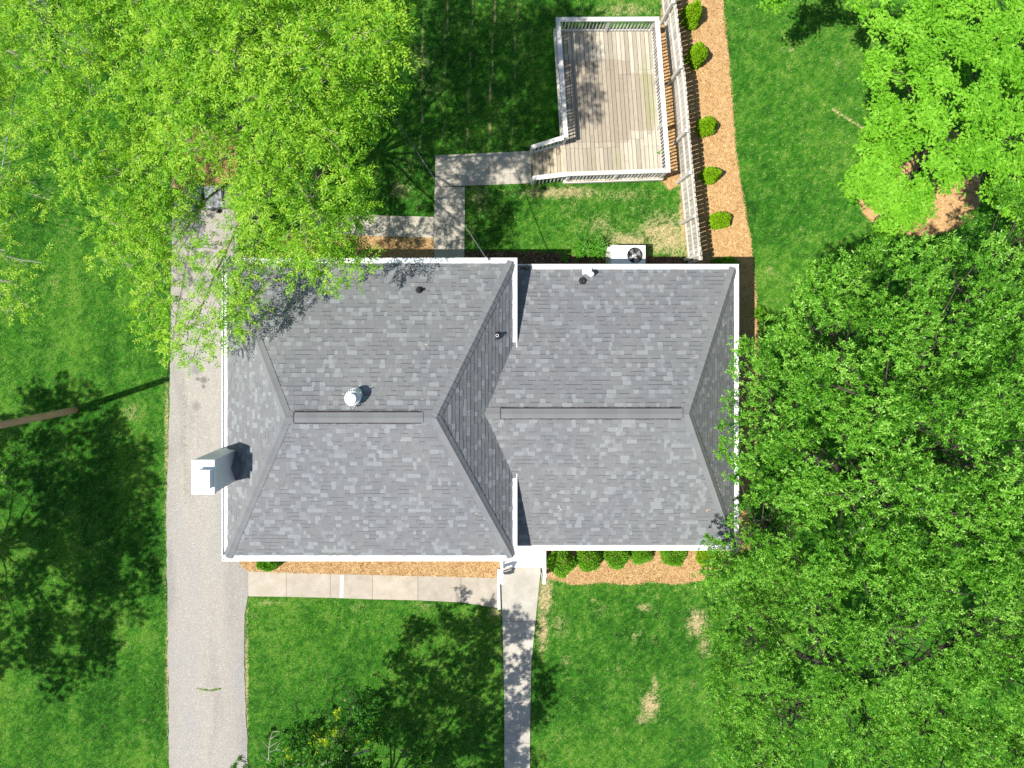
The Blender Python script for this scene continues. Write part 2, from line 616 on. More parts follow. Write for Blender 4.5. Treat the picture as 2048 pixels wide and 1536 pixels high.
MAT['lily'] = leaf_mat('strap_leaf', (0.04, 0.18, 0.010), (0.08, 0.28, 0.012), (0.15, 0.38, 0.03), (1.3, 1.4, 0.7), 0.3, 0.45, 0.3)


def grass_mat():
    m, t, b = nt('grass_blade')
    a = N(t, 'ShaderNodeAttribute', attribute_name='tone').outputs['Fac']
    d = N(t, 'ShaderNodeAttribute', attribute_name='dry').outputs['Fac']
    col = ramp(t, a, [(0.0, (0.018, 0.082, 0.009)), (0.5, (0.062, 0.200, 0.018)), (1.0, (0.23, 0.39, 0.065))])
    col = mixc(t, d, col, (0.58, 0.48, 0.25))
    t.links.new(col, b.inputs['Base Color'])
    b.inputs['Roughness'].default_value = 0.7
    b.inputs['Specular IOR Level'].default_value = 0.1
    tr = N(t, 'ShaderNodeBsdfTranslucent')
    t.links.new(col, tr.inputs['Color'])
    mx = N(t, 'ShaderNodeMixShader')
    mx.inputs[0].default_value = 0.25
    t.links.new(b.outputs[0], mx.inputs[1])
    t.links.new(tr.outputs[0], mx.inputs[2])
    t.links.new(mx.outputs[0], t.nodes['Material Output'].inputs['Surface'])
    return m


MAT['grass'] = grass_mat()


def needle_mat(name, stops):
    m, t, b = nt(name)
    a = N(t, 'ShaderNodeAttribute', attribute_name='tone').outputs['Fac']
    t.links.new(ramp(t, a, stops), b.inputs['Base Color'])
    b.inputs['Roughness'].default_value = 0.75
    b.inputs['Specular IOR Level'].default_value = 0.2
    return m


MAT['needle'] = needle_mat('pine_needle', [(0.0, (0.20, 0.09, 0.03)), (0.5, (0.46, 0.28, 0.118)), (1.0, (0.72, 0.53, 0.28))])
MAT['chip'] = needle_mat('bark_chip', [(0.0, (0.035, 0.02, 0.012)), (0.5, (0.10, 0.06, 0.033)), (1.0, (0.27, 0.18, 0.10))])

# ------------------------------------------------------------------ ground outlines (image pixels)
DRIVE = [(345, 402), (344, 500), (342, 600), (340, 770), (337, 900), (334, 1000), (334, 1120), (336, 1250), (338, 1400), (339, 1640),
         (496, 1640), (495, 1480), (491, 1400), (488, 1290), (490, 1230), (496, 1190), (497, 1141), (480, 1126), (480, 1060), (556, 1060),
         (556, 520), (512, 515), (512, 402)]
PATH = [(497, 1142), (573, 1144), (661, 1147), (745, 1149), (836, 1151), (922, 1153), (1000, 1155)]
PATH_LO = [(497, 1192), (573, 1193), (661, 1195), (745, 1198), (836, 1200), (922, 1204), (1000, 1216)]
WALK = [(1135, 1001, 1082), (1242, 1004, 1071), (1323, 1006, 1063), (1406, 1008, 1061), (1486, 1008, 1060), (1567, 1008, 1060), (1650, 1008, 1060)]
BACKWALK = [(870, 311), (1063, 302), (1063, 367), (930, 372), (928, 570), (868, 570), (868, 476), (640, 470), (640, 428), (868, 434)]
FENCE_E = [(1318, -60), (1325, 20), (1331, 70), (1346, 193), (1361, 366), (1374, 500), (1377, 528)]
BED_E = FENCE_E + [(1378, 570), (1396, 570), (1396, 1100), (1497, 1100), (1510, 900), (1516, 700), (1512, 610), (1507, 540), (1500, 480), (1491, 430),
                   (1479, 360), (1470, 300), (1463, 200), (1454, 90), (1446, 30), (1444, -60)]
BED_FW = [(1089, 1016), (1440, 1016), (1446, 1120), (1440, 1150), (1415, 1158), (1350, 1167), (1300, 1162), (1260, 1169), (1200, 1163), (1150, 1169), (1112, 1159), (1089, 1154)]
BED_FM = [(556, 1016), (1000, 1016), (1000, 1156), (900, 1154), (760, 1150), (640, 1148), (560, 1145), (500, 1143), (484, 1134), (479, 1126), (481, 1061), (556, 1061)]
BED_BM = [(513, 462), (640, 467), (770, 474), (868, 478), (868, 572), (556, 572), (556, 522), (513, 517)]
BED_BW = [(930, 502), (1100, 506), (1222, 520), (1300, 514), (1376, 516), (1378, 572), (930, 572)]
BED_DK = [(1310, 40), (1328, 46), (1346, 193), (1361, 366), (1340, 380), (1322, 360), (1300, 60)]
BED_NW = [(346, 260), (430, 250), (512, 300), (512, 401), (346, 401)]
BED_MAPLE = [(1838 + 118 * math.cos(a) * (1 + 0.12 * math.sin(3 * a)), 356 + 128 * math.sin(a) * (1 + 0.1 * math.cos(2 * a)))
             for a in [2 * math.pi * k / 26 for k in range(26)]]
SHADE_BED = [(1500, 560), (1620, 640), (1760, 800), (1780, 1000), (1700, 1180), (1560, 1180), (1510, 1000), (1516, 700)]


def sheet(name, poly, z, mat, amp=0.03, step=0.16, seed=1, thick=0.03):
    b = MB()
    q = wavy(poly, step, amp, seed) if amp else poly
    b.prism(q, z - thick, z, 0)
    return tag(b.build(name, mat), kind='structure')


sheet('driveway', G(DRIVE), 0.022, MAT['drive'], 0.018, 0.2, 2)
sheet('mulch_bed', G(BED_E), 0.012, MAT['straw'], 0.035, 0.18, 3)
sheet('mulch_bed', G(BED_FW), 0.012, MAT['straw'], 0.035, 0.18, 4)
sheet('mulch_bed', G(BED_FM), 0.012, MAT['straw'], 0.02, 0.18, 5)
sheet('mulch_bed', G(BED_BM), 0.012, MAT['straw'], 0.03, 0.18, 6)
sheet('mulch_bed', G(BED_BW), 0.012, MAT['bark'], 0.03, 0.18, 7)
sheet('mulch_bed', G(BED_DK), 0.008, MAT['straw'], 0.03, 0.18, 8)
sheet('mulch_bed', G(BED_NW), 0.012, MAT['straw'], 0.05, 0.18, 9)
sheet('mulch_bed', G(BED_MAPLE), 0.012, MAT['straw'], 0.05, 0.18, 10)


# paved paths, slab by slab
def slab(parent, quad, mat, z=0.035, gap=0.006, name='paving_slab'):
    c = sum((Vector(q) for q in quad), Vector((0, 0))) / len(quad)
    q = []
    for p in quad:
        d = c - Vector(p)
        q.append(Vector(p) + d.normalized() * gap)
    b = MB()
    zz = z + random.uniform(-0.0015, 0.0015)
    b.prism(q, -0.03, zz)
    return b.build(name, mat, parent)


fp = empty('front_path', P(750, 1172), kind='structure')
for i in range(6):
    slab(fp, G([PATH[i], PATH[i + 1], PATH_LO[i + 1], PATH_LO[i]]), MAT['path'])
b = MB(); b.prism(G([(681, 1149), (688, 1149), (687, 1194.5), (680, 1194.5)]), 0.030, 0.0395)
b.build('pale_streak', MAT['pale'], fp)
fw = empty('front_walk', P(1032, 1350), kind='structure')
for i in range(6):
    (v0, a0, b0), (v1, a1, b1) = WALK[i], WALK[i + 1]
    slab(fw, G([(a0 + 0.7, v0), (b0, v0), (b1, v1), (a1 + 0.7, v1)]), MAT['walk'])
bw = empty('back_walk', P(940, 380), kind='structure')
for i in range(9):
    for j in range(3):
        def q(ii, jj):
            u = 870 + ii * (193 / 9)
            top = 311 - 9 * ii / 9
            bot = 374 - 7 * ii / 9
            return (u, top + (bot - top) * jj / 3)
        slab(bw, G([q(i, j), q(i + 1, j), q(i + 1, j + 1), q(i, j + 1)]), MAT['backwalk'], 0.033, 0.004)
for k in range(8):
    v0, v1 = 374 + k * 21.5, 374 + (k + 1) * 21.5
    if k < 2:
        for i in range(3):
            slab(bw, G([(869 + i * 20.3, v0), (869 + (i + 1) * 20.3, v0), (869 + (i + 1) * 20.2, v1), (869 + i * 20.2, v1)]), MAT['backwalk'], 0.033, 0.0035)
slab(bw, G([(869, 417), (930, 417), (929, 490), (868, 490)]), MAT['backwalk'], 0.033, 0.003)
slab(bw, G([(868, 490), (929, 490), (928, 566), (868, 566)]), MAT['backwalk'], 0.033, 0.003)
for k in range(4):
    u0, u1 = 640 + k * 57, 640 + (k + 1) * 57
    slab(bw, G([(u0, 428 + k * 1.5), (u1, 429.5 + k * 1.5), (u1, 471.5 + k * 1.5), (u0, 470 + k * 1.5)]), MAT['backwalk'], 0.033, 0.003)

# ------------------------------------------------------------------ house
ZE, ZR = 3.65, 5.42          # main eave, main ridge
WE, WR = 2.80, 4.30          # wing eave, wing ridge
mx0, mx1 = P(455, 0, ZE).x, P(1023, 0, ZE).x
my1, my0 = P(0, 527, ZE).y, P(0, 1111, ZE).y
mrx0, mrx1 = P(573, 0, ZR).x, P(871, 0, ZR).x
mry = (my0 + my1) / 2
wx1 = P(1467, 0, WE).x
wy1, wy0 = P(0, 539, WE).y, P(0, 1090, WE).y
wrx1 = P(1376, 0, WR).x
wry = (wy0 + wy1) / 2
wx0, wrx0 = -0.05, -0.55
house = empty('house', (-0.4, -2.5, 0), 'grey shingled hip roof house with white gutters in the middle of the lot', 'house')

# walls
b = MB()
b.box(((mx0 + mx1) / 2, (my0 + my1) / 2, ZE / 2 - 0.02), (mx1 - mx0 - 0.7, my1 - my0 - 0.7, ZE - 0.06))
b.box(((wx0 + wx1) / 2 - 0.1, (wy0 + wy1) / 2, WE / 2 - 0.02), (wx1 - wx0 - 0.5, wy1 - wy0 - 0.72, WE - 0.06))
b.build('wall', MAT['brick'], house)

# roof bodies (deck, fascia, soffit)
def hip_body(x0, x1, y0, y1, ze, rx0, rx1, ry, zr):
    t = 0.16
    vs_ = [(x0, y0, ze - 0.012), (x1, y0, ze - 0.012), (x1, y1, ze - 0.012), (x0, y1, ze - 0.012), (rx0, ry, zr - 0.012), (rx1, ry, zr - 0.012),
           (x0, y0, ze - t), (x1, y0, ze - t), (x1, y1, ze - t), (x0, y1, ze - t)]
    b = MB()
    b.add(vs_, [(0, 1, 5, 4), (1, 2, 5), (2, 3, 4, 5), (3, 0, 4)], 0)
    n = len(b.v) - 10
    for f in [(0, 6, 7, 1), (1, 7, 8, 2), (2, 8, 9, 3), (3, 9, 6, 0), (6, 9, 8, 7)]:
        b.f.append(tuple(n + i for i in f)); b.m.append(1)
    return b


hip_body(mx0, mx1, my0, my1, ZE, mrx0, mrx1, mry, ZR).build('roof_deck', [MAT['underlay'], MAT['white']], house)
hip_body(wx0, wx1, wy0, wy1, WE, wrx0, wrx1, wry, WR).build('roof_deck', [MAT['underlay'], MAT['white']], house)


def clip(poly, conv):
    """clip 2D polygon by a convex counter-clockwise polygon"""
    out = poly
    n = len(conv)
    for i in range(n):
        ax, ay = conv[i]; bx, by = conv[(i + 1) % n]
        ex, ey = bx - ax, by - ay
        inp, out = out, []
        if not inp: return []
        for k in range(len(inp)):
            p, q = inp[k], inp[(k + 1) % len(inp)]
            dp = ex * (p[1] - ay) - ey * (p[0] - ax)
            dq = ex * (q[1] - ay) - ey * (q[0] - ax)
            if dp >= 0: out.append(p)
            if (dp >= 0) != (dq >= 0):
                s = dp / (dp - dq)
                out.append((p[0] + (q[0] - p[0]) * s, p[1] + (q[1] - p[1]) * s))
    return out


EXPO = 0.130
WIDTHS = [0.09, 0.12, 0.16, 0.21, 0.28]
field = MB()
loose = []        # whole tabs: (score, matrix, width, tone, thick)


def tab_geo(poly, y0, y1, th):
    """top skin slopes from th at the butt (y0) to 3 mm at the head, skirt below"""
    n = len(poly)
    top = [(x, y, 0.003 + (th - 0.003) * max(0.0, min(1.0, (y1 - y) / (y1 - y0)))) for x, y in poly]
    bot = [(x, y, -0.006) for x, y in poly]
    fs = [tuple(range(n))] + [(i, n + i, n + (i + 1) % n, (i + 1) % n) for i in range(n)]
    return top + bot, fs


def shingle_plane(corners, first_edge):
    """corners: 3D convex outline ccw from outside; first_edge (a,b) is the eave"""
    O, E = Vector(corners[first_edge[0]]), Vector(corners[first_edge[1]])
    ex = (E - O).normalized()
    c = [Vector(p) for p in corners]
    nrm = Vector((0, 0, 0))
    for i in range(len(c)):
        p, q = c[i], c[(i + 1) % len(c)]
        nrm += Vector(((p.y - q.y) * (p.z + q.z), (p.z - q.z) * (p.x + q.x), (p.x - q.x) * (p.y + q.y)))
    nrm.normalize()
    ey = nrm.cross(ex)
    conv = [((p - O).dot(ex), (p - O).dot(ey)) for p in c]
    conv = conv
    xa, xb = min(p[0] for p in conv), max(p[0] for p in conv)
    yb = max(p[1] for p in conv)
    M = Matrix((ex, ey, nrm)).transposed()
    j = 0
    y = -0.02
    while y < yb:
        y1 = y + EXPO + 0.012
        x = xa - random.uniform(0, 0.3)
        while x < xb:
            w = random.choices(WIDTHS, [0.16, 0.26, 0.28, 0.18, 0.12])[0]
            tone = random.choices(range(6), TONE_WN if w < 0.17 else TONE_W)[0]
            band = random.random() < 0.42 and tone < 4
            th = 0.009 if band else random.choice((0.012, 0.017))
            rect = [(x, y), (x + w - 0.002, y), (x + w - 0.002, y1), (x, y1)]
            cp = clip(rect, conv)
            if len(cp) >= 3:
                ar = abs(sum(cp[i][0] * cp[(i + 1) % len(cp)][1] - cp[(i + 1) % len(cp)][0] * cp[i][1] for i in range(len(cp)))) / 2
                if ar > 0.0012:
                    full = len(cp) == 4 and ar > 0.985 * (w - 0.002) * (y1 - y)
                    if full and w >= 0.21 and nrm.z > 0.86:
                        pos = O + M @ Vector((x, y, 0))
                        loose.append((w * 3 + pos.z * 0.3 + random.random() * 2.2, pos, M, w, tone, th, band))
                    else:
                        vs_, fs = tab_geo(cp, y, y1, th)
                        field.add([O + M @ Vector(p) for p in vs_], fs, tone)
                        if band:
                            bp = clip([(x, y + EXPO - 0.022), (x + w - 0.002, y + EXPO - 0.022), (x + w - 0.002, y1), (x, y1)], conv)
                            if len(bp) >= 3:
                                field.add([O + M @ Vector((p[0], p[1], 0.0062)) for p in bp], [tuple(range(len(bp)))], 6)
            x += w
        y += EXPO
        j += 1


A = lambda x, y, z: Vector((x, y, z))
shingle_plane([A(mx0, my0, ZE), A(mx1, my0, ZE), A(mrx1, mry, ZR), A(mrx0, mry, ZR)], (0, 1))
shingle_plane([A(mx1, my1, ZE), A(mx0, my1, ZE), A(mrx0, mry, ZR), A(mrx1, mry, ZR)], (0, 1))
shingle_plane([A(mx1, my0, ZE), A(mx1, my1, ZE), A(mrx1, mry, ZR)], (0, 1))
shingle_plane([A(mx0, my1, ZE), A(mx0, my0, ZE), A(mrx0, mry, ZR)], (0, 1))
shingle_plane([A(wx0, wy0, WE), A(wx1, wy0, WE), A(wrx1, wry, WR), A(wrx0, wry, WR)], (0, 1))
shingle_plane([A(wx1, wy1, WE), A(wx0, wy1, WE), A(wrx0, wry, WR), A(wrx1, wry, WR)], (0, 1))
shingle_plane([A(wx1, wy0, WE), A(wx1, wy1, WE), A(wrx1, wry, WR)], (0, 1))

loose.sort(key=lambda r: -r[0])
cache = {}
for r in loose[:300]:
    _, pos, M, w, tone, th, band = r
    key = (w, tone, th, band)
    if key not in cache:
        bb = MB()
        vs_, fs = tab_geo([(0, 0), (w - 0.002, 0), (w - 0.002, EXPO + 0.012), (0, EXPO + 0.012)], 0, EXPO + 0.012, th)
        bb.add(vs_, fs)
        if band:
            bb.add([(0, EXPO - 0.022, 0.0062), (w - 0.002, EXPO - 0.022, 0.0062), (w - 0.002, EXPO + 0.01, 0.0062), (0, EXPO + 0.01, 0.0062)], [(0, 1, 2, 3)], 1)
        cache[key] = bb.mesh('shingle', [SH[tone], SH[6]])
    o = bpy.data.objects.new('shingle', cache[key])
    COL.objects.link(o)
    o.parent = house
    o.matrix_local = Matrix.Translation(pos - Vector(house.location)) @ M.to_4x4()
for r in loose[300:]:
    _, pos, M, w, tone, th, band = r
    vs_, fs = tab_geo([(0, 0), (w - 0.002, 0), (w - 0.002, EXPO + 0.012), (0, EXPO + 0.012)], 0, EXPO + 0.012, th)
    field.add([pos + M @ Vector(p) for p in vs_], fs, tone)
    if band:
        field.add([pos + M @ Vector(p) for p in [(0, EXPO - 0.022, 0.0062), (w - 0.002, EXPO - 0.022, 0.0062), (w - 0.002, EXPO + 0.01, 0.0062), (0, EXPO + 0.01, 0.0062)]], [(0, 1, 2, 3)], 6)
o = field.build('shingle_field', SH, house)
o['kind'] = 'stuff'


# hip and ridge caps, each its own piece
def caps(lo, hi, nl, nr, parent, wid=0.15, step=0.2, lift=0.022, skip=0.0):
    lo, hi = Vector(lo), Vector(hi)
    d = (hi - lo)
    L = d.length
    d.normalize()
    nl, nr = Vector(nl), Vector(nr)
    dl = d.cross(nl).normalized(); dr = nr.cross(d).normalized()
    if dl.z > 0 and abs(d.z) < 0.9: dl = -dl
    if dr.z > 0: dr = -dr
    up = (nl + nr).normalized()
    t = -0.05
    while t < L - skip:
        t1 = min(t + step + 0.04, L)
        a, c = lo + d * t, lo + d * t1
        def ring(p, h, q=1.0):
            return [p + dl * wid * q + nl * (h * 0.7 - 0.012), p + dl * wid * q + nl * h * 0.8, p + dl * 0.05 + nl * h, p + up * (h + 0.012), p + dr * 0.05 + nr * h,
                    p + dr * wid * q + nr * h * 0.8, p + dr * wid * q + nr * (h * 0.7 - 0.012)]
        ra, rc = ring(a, lift + 0.012), ring(c, lift)
        bb = MB()
        n = 7
        bb.add(ra + rc, [(i, i + 1, n + i + 1, n + i) for i in range(n - 1)] + [tuple(range(n - 1, -1, -1)), tuple(range(n, 2 * n))])
        bb.build('ridge_cap', random.choices(CAPM, [3, 4, 2, 2])[0], parent)
        t += step


def nplane(a, b_, c):
    n = (Vector(b_) - Vector(a)).cross(Vector(c) - Vector(a)).normalized()
    return n if n.z > 0 else -n


SW, SE, NE, NW_ = A(mx0, my0, ZE), A(mx1, my0, ZE), A(mx1, my1, ZE), A(mx0, my1, ZE)
RL, RR = A(mrx0, mry, ZR), A(mrx1, mry, ZR)
nS, nN, nE, nW = nplane(SW, SE, RR), nplane(NW_, NE, RR), nplane(SE, NE, RR), nplane(SW, NW_, RL)
caps(SW, RL, nW, nS, house); caps(NW_, RL, nN, nW, house)
caps(SE, RR, nS, nE, house); caps(NE, RR, nE, nN, house)
wSE, wNE, wRR, wRL = A(wx1, wy0, WE), A(wx1, wy1, WE), A(wrx1, wry, WR), A(wrx0 + 0.15, wry, WR)
wS, wN, wE = nplane(A(wx0, wy0, WE), wSE, wRR), nplane(A(wx0, wy1, WE), wNE, wRR), nplane(wSE, wNE, wRR)
caps(wSE, wRR, wS, wE, house); caps(wNE, wRR, wE, wN, house)


def ridge_line(xa, xb, y, z, va, vb, nS_, nN_):
    caps(A(xa, y, z), A(va, y, z), nN_, nS_, house, 0.17, 0.2)
    caps(A(vb, y, z), A(xb, y, z), nN_, nS_, house, 0.17, 0.2)
    # raised ridge vent
    bb = MB()
    hw, hh = 0.14, 0.04
    sl = nS_.y / nS_.z
    def pt(x, s, h): return (x, y + s * hw, z - abs(s) * hw * abs(sl) + h)
    prof = [(-1, 0.0), (-1, hh), (0, hh + 0.008), (1, hh), (1, 0.0)]
    vs_ = [pt(va, s, h) for s, h in prof] + [pt(vb, s, h) for s, h in prof]
    bb.add(vs_, [(i, i + 1, 5 + i + 1, 5 + i) for i in range(4)] + [(4, 3, 2, 1, 0), (5, 6, 7, 8, 9)])
    k = int((vb - va) / 0.055)
    for s in (-1, 1):
        for i in range(k):
            x = va + (i + 0.5) * 0.055
            p = pt(x, s, hh * 0.5)
            bb.box((p[0], p[1] + s * 0.016, p[2] + 0.004), (0.030 + random.uniform(-0.014, 0.012), 0.034, hh * 0.8))
    vent = bb.build('ridge_vent', MAT['dark'], house)
    caps(A(va + 0.08, y, z + 0.03), A(vb + 0.01, y, z + 0.03), nN_, nS_, vent, 0.14, 0.3, 0.022)


ridge_line(mrx0 + 0.02, mrx1 - 0.02, mry, ZR, P(587, 0, ZR).x, P(846, 0, ZR).x, nS, nN)
ridge_line(wrx0 + 0.1, wrx1 - 0.02, wry, WR, P(1000, 0, WR).x, P(1365, 0, WR).x, wS, wN)


# gutters
def gutter(a, bq, out, z):
    a, bq, out = Vector(a), Vector(bq), Vector(out)
    bb = MB()
    w = 0.165
    c0, c1 = a + out * w / 2, bq + out * w / 2
    zz = Vector((0, 0, z))
    bb.bar(c0 + zz + Vector((0, 0, -0.065)), c1 + zz + Vector((0, 0, -0.065)), w, 0.02)
    bb.bar(a + out * (w - 0.012) + zz + Vector((0, 0, -0.03)), bq + out * (w - 0.012) + zz + Vector((0, 0, -0.03)), 0.024, 0.055)
    bb.bar(a + out * 0.006 + zz + Vector((0, 0, -0.038)), bq + out * 0.006 + zz + Vector((0, 0, -0.038)), 0.008, 0.04)
    d = (bq - a).normalized()
    n = int((bq - a).length / 0.6)
    for e in (a + d * 0.006, bq - d * 0.006):
        bb.bar(e + out * 0.02 + zz + Vector((0, 0, -0.036)), e + out * (w - 0.026) + zz + Vector((0, 0, -0.036)), 0.012, 0.036)
    return bb.build('gutter', MAT['white'], house)


g = 0.165
gutter((mx0 - g, my0, 0), (mx1 + g, my0, 0), (0, -1, 0), ZE)
gutter((mx0 - g, my1, 0), (mx1 + g, my1, 0), (0, 1, 0), ZE)
gutter((mx0, my0, 0), (mx0, my1, 0), (-1, 0, 0), ZE)
yv = (ZE - WE) / ((WR - WE) / (wy1 - wry))
gutter((mx1, my1, 0), (mx1, wy1 - yv + 0.03, 0), (1, 0, 0), ZE)
gutter((mx1, my0, 0), (mx1, wy0 + yv - 0.03, 0), (1, 0, 0), ZE)
gutter((0.0, wy0, 0), (wx1 + g, wy0, 0), (0, -1, 0), WE)
gutter((0.0, wy1, 0), (wx1 + g, wy1, 0), (0, 1, 0), WE)
gutter((wx1, wy0, 0), (wx1, wy1, 0), (1, 0, 0), WE)

# chimney with its cap and a small cricket
c0, c1 = P(383, 988.5, 5.45), P(428.5, 920, 5.45)
b = MB()
b.box(((c0.x + c1.x) / 2, (c0.y + c1.y) / 2, 2.66), (c1.x - c0.x - 0.03, c1.y - c0.y - 0.03, 5.32))
chim = b.build('chimney', MAT['brick'], house)
b = MB()
b.box(((c0.x + c1.x) / 2, (c0.y + c1.y) / 2, 5.385), (c1.x - c0.x, c1.y - c0.y, 0.13))
b.build('chimney_crown', MAT['white'], chim)
k0, k1 = P(387, 981, 5.72), P(419, 941, 5.72)
b = MB()
b.box(((k0.x + k1.x) / 2, (k0.y + k1.y) / 2, 5.575), (k1.x - k0.x - 0.04, k1.y - k0.y - 0.04, 0.25))
b.box(((k0.x + k1.x) / 2, (k0.y + k1.y) / 2, 5.708), (k1.x - k0.x, k1.y - k0.y, 0.024))
b.box(((k0.x + k1.x) / 2, (k0.y + k1.y) / 2, 5.725), (k1.x - k0.x - 0.06, k1.y - k0.y - 0.06, 0.018))
b.build('chimney_cap', MAT['white'], chim)
sw_ = (ZR - ZE) / (mrx0 - mx0)
zx = lambda x: ZE + (x - mx0) * sw_
ym = (c0.y + c1.y) / 2
xe = c1.x - 0.02
b = MB()
b.add([(xe, c0.y + 0.02, zx(xe)), (xe, c1.y - 0.02, zx(xe)), (xe, ym, zx(xe) + 0.36), (xe + 0.28, ym, zx(xe + 0.28) + 0.015)],
      [(0, 3, 2), (1, 2, 3)])
b.build('chimney_cricket', SH[2], house)


# roof vents
def lathe(bb, c, prof, n=20, mi=0, ax=None):
    c = Vector(c)
    vs_, fs = [], []
    for (r, z) in prof:
        for k in range(n):
            a = 2 * math.pi * k / n
            vs_.append(c + Vector((r * math.cos(a), r * math.sin(a), z)))
    for i in range(len(prof) - 1):
        for k in range(n):
            k2 = (k + 1) % n
            fs.append((i * n + k, i * n + k2, (i + 1) * n + k2, (i + 1) * n + k))
    bb.add(vs_, fs, mi)


def roof_z(x, y, wing=False):
    if wing:
        return WR - abs(y - wry) * (WR - WE) / (wry - wy0)
    z = ZR - abs(y - mry) * (ZR - ZE) / (mry - my0)
    return min(z, ZE + (mx1 - x) * (ZR - ZE) / (mx1 - mrx1), ZE + (x - mx0) * (ZR - ZE) / (mrx0 - mx0))


tp = P(705, 796, 5.52)
tz = roof_z(tp.x, tp.y)
b = MB()
lathe(b, (tp.x, tp.y, tz), [(0.24, -0.08), (0.17, 0.06), (0.16, 0.22)], 24)
turb = b.build('turbine_vent', MAT['ventwhite'], house)
b = MB()
nf = 22
for k in range(nf):
    a = 2 * math.pi * k / nf
    prev = None
    pts = []
    for s in range(6):
        f = s / 5
        r = 0.175 + 0.055 * math.sin(math.pi * min(1, f * 0.95 + 0.12)) - 0.10 * max(0, f - 0.55) / 0.45
        z = tz + 0.21 + 0.30 * f
        pts.append((r, z))
    for s in range(5):
        (r0, z0), (r1, z1) = pts[s], pts[s + 1]
        da = 0.30
        e0 = lambda r, an: (tp.x + r * math.cos(an), tp.y + r * math.sin(an))
        b.add([(*e0(r0, a), z0), (*e0(r0 - 0.03, a + da), z0), (*e0(r1 - 0.03, a + da), z1), (*e0(r1, a), z1)], [(0, 1, 2, 3)])
fins = b.build('turbine_fins', MAT['ventwhite'], turb)
fins['kind'] = 'stuff'
b = MB()
lathe(b, (tp.x, tp.y, tz + 0.505), [(0.14, 0.0), (0.135, 0.03), (0.05, 0.05), (0.0005, 0.052)], 24)
b.build('turbine_cap', MAT['ventwhite'], turb)
for a in (0.6, 2.7, 4.8):
    b = MB()
    q = lambda r, z: (tp.x + r * math.cos(a), tp.y + r * math.sin(a), tz + z)
    b.bar(q(0.19, 0.14), q(0.265, 0.24), 0.03, 0.008)
    b.bar(q(0.265, 0.24), q(0.265, 0.40), 0.03, 0.008)
    b.build('turbine_bracket', MAT['ventwhite'], turb)


def vent_pipe(u, v, zg, wing, r, h, mat, flash=True):
    q = P(u, v, zg)
    z = roof_z(q.x, q.y, wing)
    b = MB()
    lathe(b, (q.x, q.y, z), [(r, -0.1), (r, h), (r * 0.72, h), (r * 0.7, h - 0.12)], 16)
    o = b.build('vent_pipe', mat, house)
    if flash:
        b = MB()
        lathe(b, (q.x, q.y, z), [(r + 0.075, 0.0), (r + 0.06, 0.035), (r + 0.005, 0.09)], 16)
        b.build('pipe_flashing', MAT['black'], o)
    return o


vent_pipe(838, 580.5, 4.1, False, 0.04, 0.24, MAT['black'])
vent_pipe(994.5, 671, 4.1, False, 0.045, 0.22, MAT['metal'])
vent_pipe(1166, 562, 3.0, True, 0.05, 0.10, MAT['dark'], True)
q = P(1181, 545, 3.2)
z = roof_z(q.x, q.y, True)
b = MB()
b.tube([(q.x, q.y, z - 0.05), (q.x, q.y, z + 0.28)], [0.075, 0.075], 18)
b.tube([(q.x, q.y, z + 0.28), (q.x + 0.03, q.y - 0.06, z + 0.34)], [0.085, 0.085], 18)
o = b.build('vent_hood', MAT['ventwhite'], house)
b = MB(); b.box((q.x - 0.06, q.y + 0.05, z + 0.012), (0.28, 0.2, 0.012)); b.build('hood_flashing', MAT['ventwhite'], o)

# front stoop with white railings
pz = 0.42
sx0, sx1 = P(1000, 0, pz).x, P(1090, 0, pz).x
sy1, sy0 = wy0 + 0.4, P(0, 1135, pz).y
b = MB()
b.box(((sx0 + sx1) / 2, (sy0 + sy1) / 2, pz / 2), (sx1 - sx0, sy1 - sy0, pz))
stoop = b.build('front_stoop', MAT['whiteporch'], house)
b = MB()
b.box(((sx0 + sx1) / 2, sy0 - 0.15, 0.12), (sx1 - sx0 - 0.28, 0.296, 0.24))
b.build('stoop_step', MAT['walk'], house)
for x, ux in ((sx0 + 0.06, 1), (sx1 - 0.06, -1)):
    b = MB()
    top = pz + 0.85
    b.bar((x, sy1 - 0.2, top), (x, sy0 + 0.02, top), 0.075, 0.05)
    b.bar((x, sy0 + 0.02, top), (x, sy0 - 0.32, top - 0.38), 0.075, 0.05)
    b.bar((x, sy1 - 0.2, pz + 0.12), (x, sy0, pz + 0.12), 0.045, 0.045)
    rail = b.build('stoop_railing', MAT['white'], house)
    for yy, zb, zt in ((sy0 + 0.03, pz, top + 0.03), (sy0 - 0.32, 0.0, top - 0.33)):
        b = MB(); b.box((x, yy, (zb + zt) / 2), (0.1, 0.1, zt - zb)); b.build('railing_post', MAT['white'], rail)
    yy = sy0 + 0.16
    while yy < sy1 - 0.2:
        b = MB(); b.box((x, yy, (pz + 0.12 + top) / 2), (0.035, 0.035, top - pz - 0.14)); b.build('baluster', MAT['white'], rail)
        yy += 0.125
    for f in (0.33, 0.66):
        b = MB(); yv2 = sy0 + 0.02 - 0.34 * f; zt = top - 0.38 * f
        b.box((x, yv2, zt - 0.36), (0.035, 0.035, 0.7)); b.build('baluster', MAT['white'], rail)

# white drain pipe lying between path and walk
b = MB()
q0, q1 = P(999, 1136), P(1000.5, 1216)
b.tube([(q0.x - 0.02, q0.y, 0.09), (q0.x - 0.02, (q0.y + q1.y) / 2, 0.085), (q1.x - 0.03, q1.y, 0.08)], [0.048, 0.048, 0.055], 12)
tag(b.build('drain_pipe', MAT['white']), 'white drain pipe lying at the end of the cross path by the front walk', 'pipe')

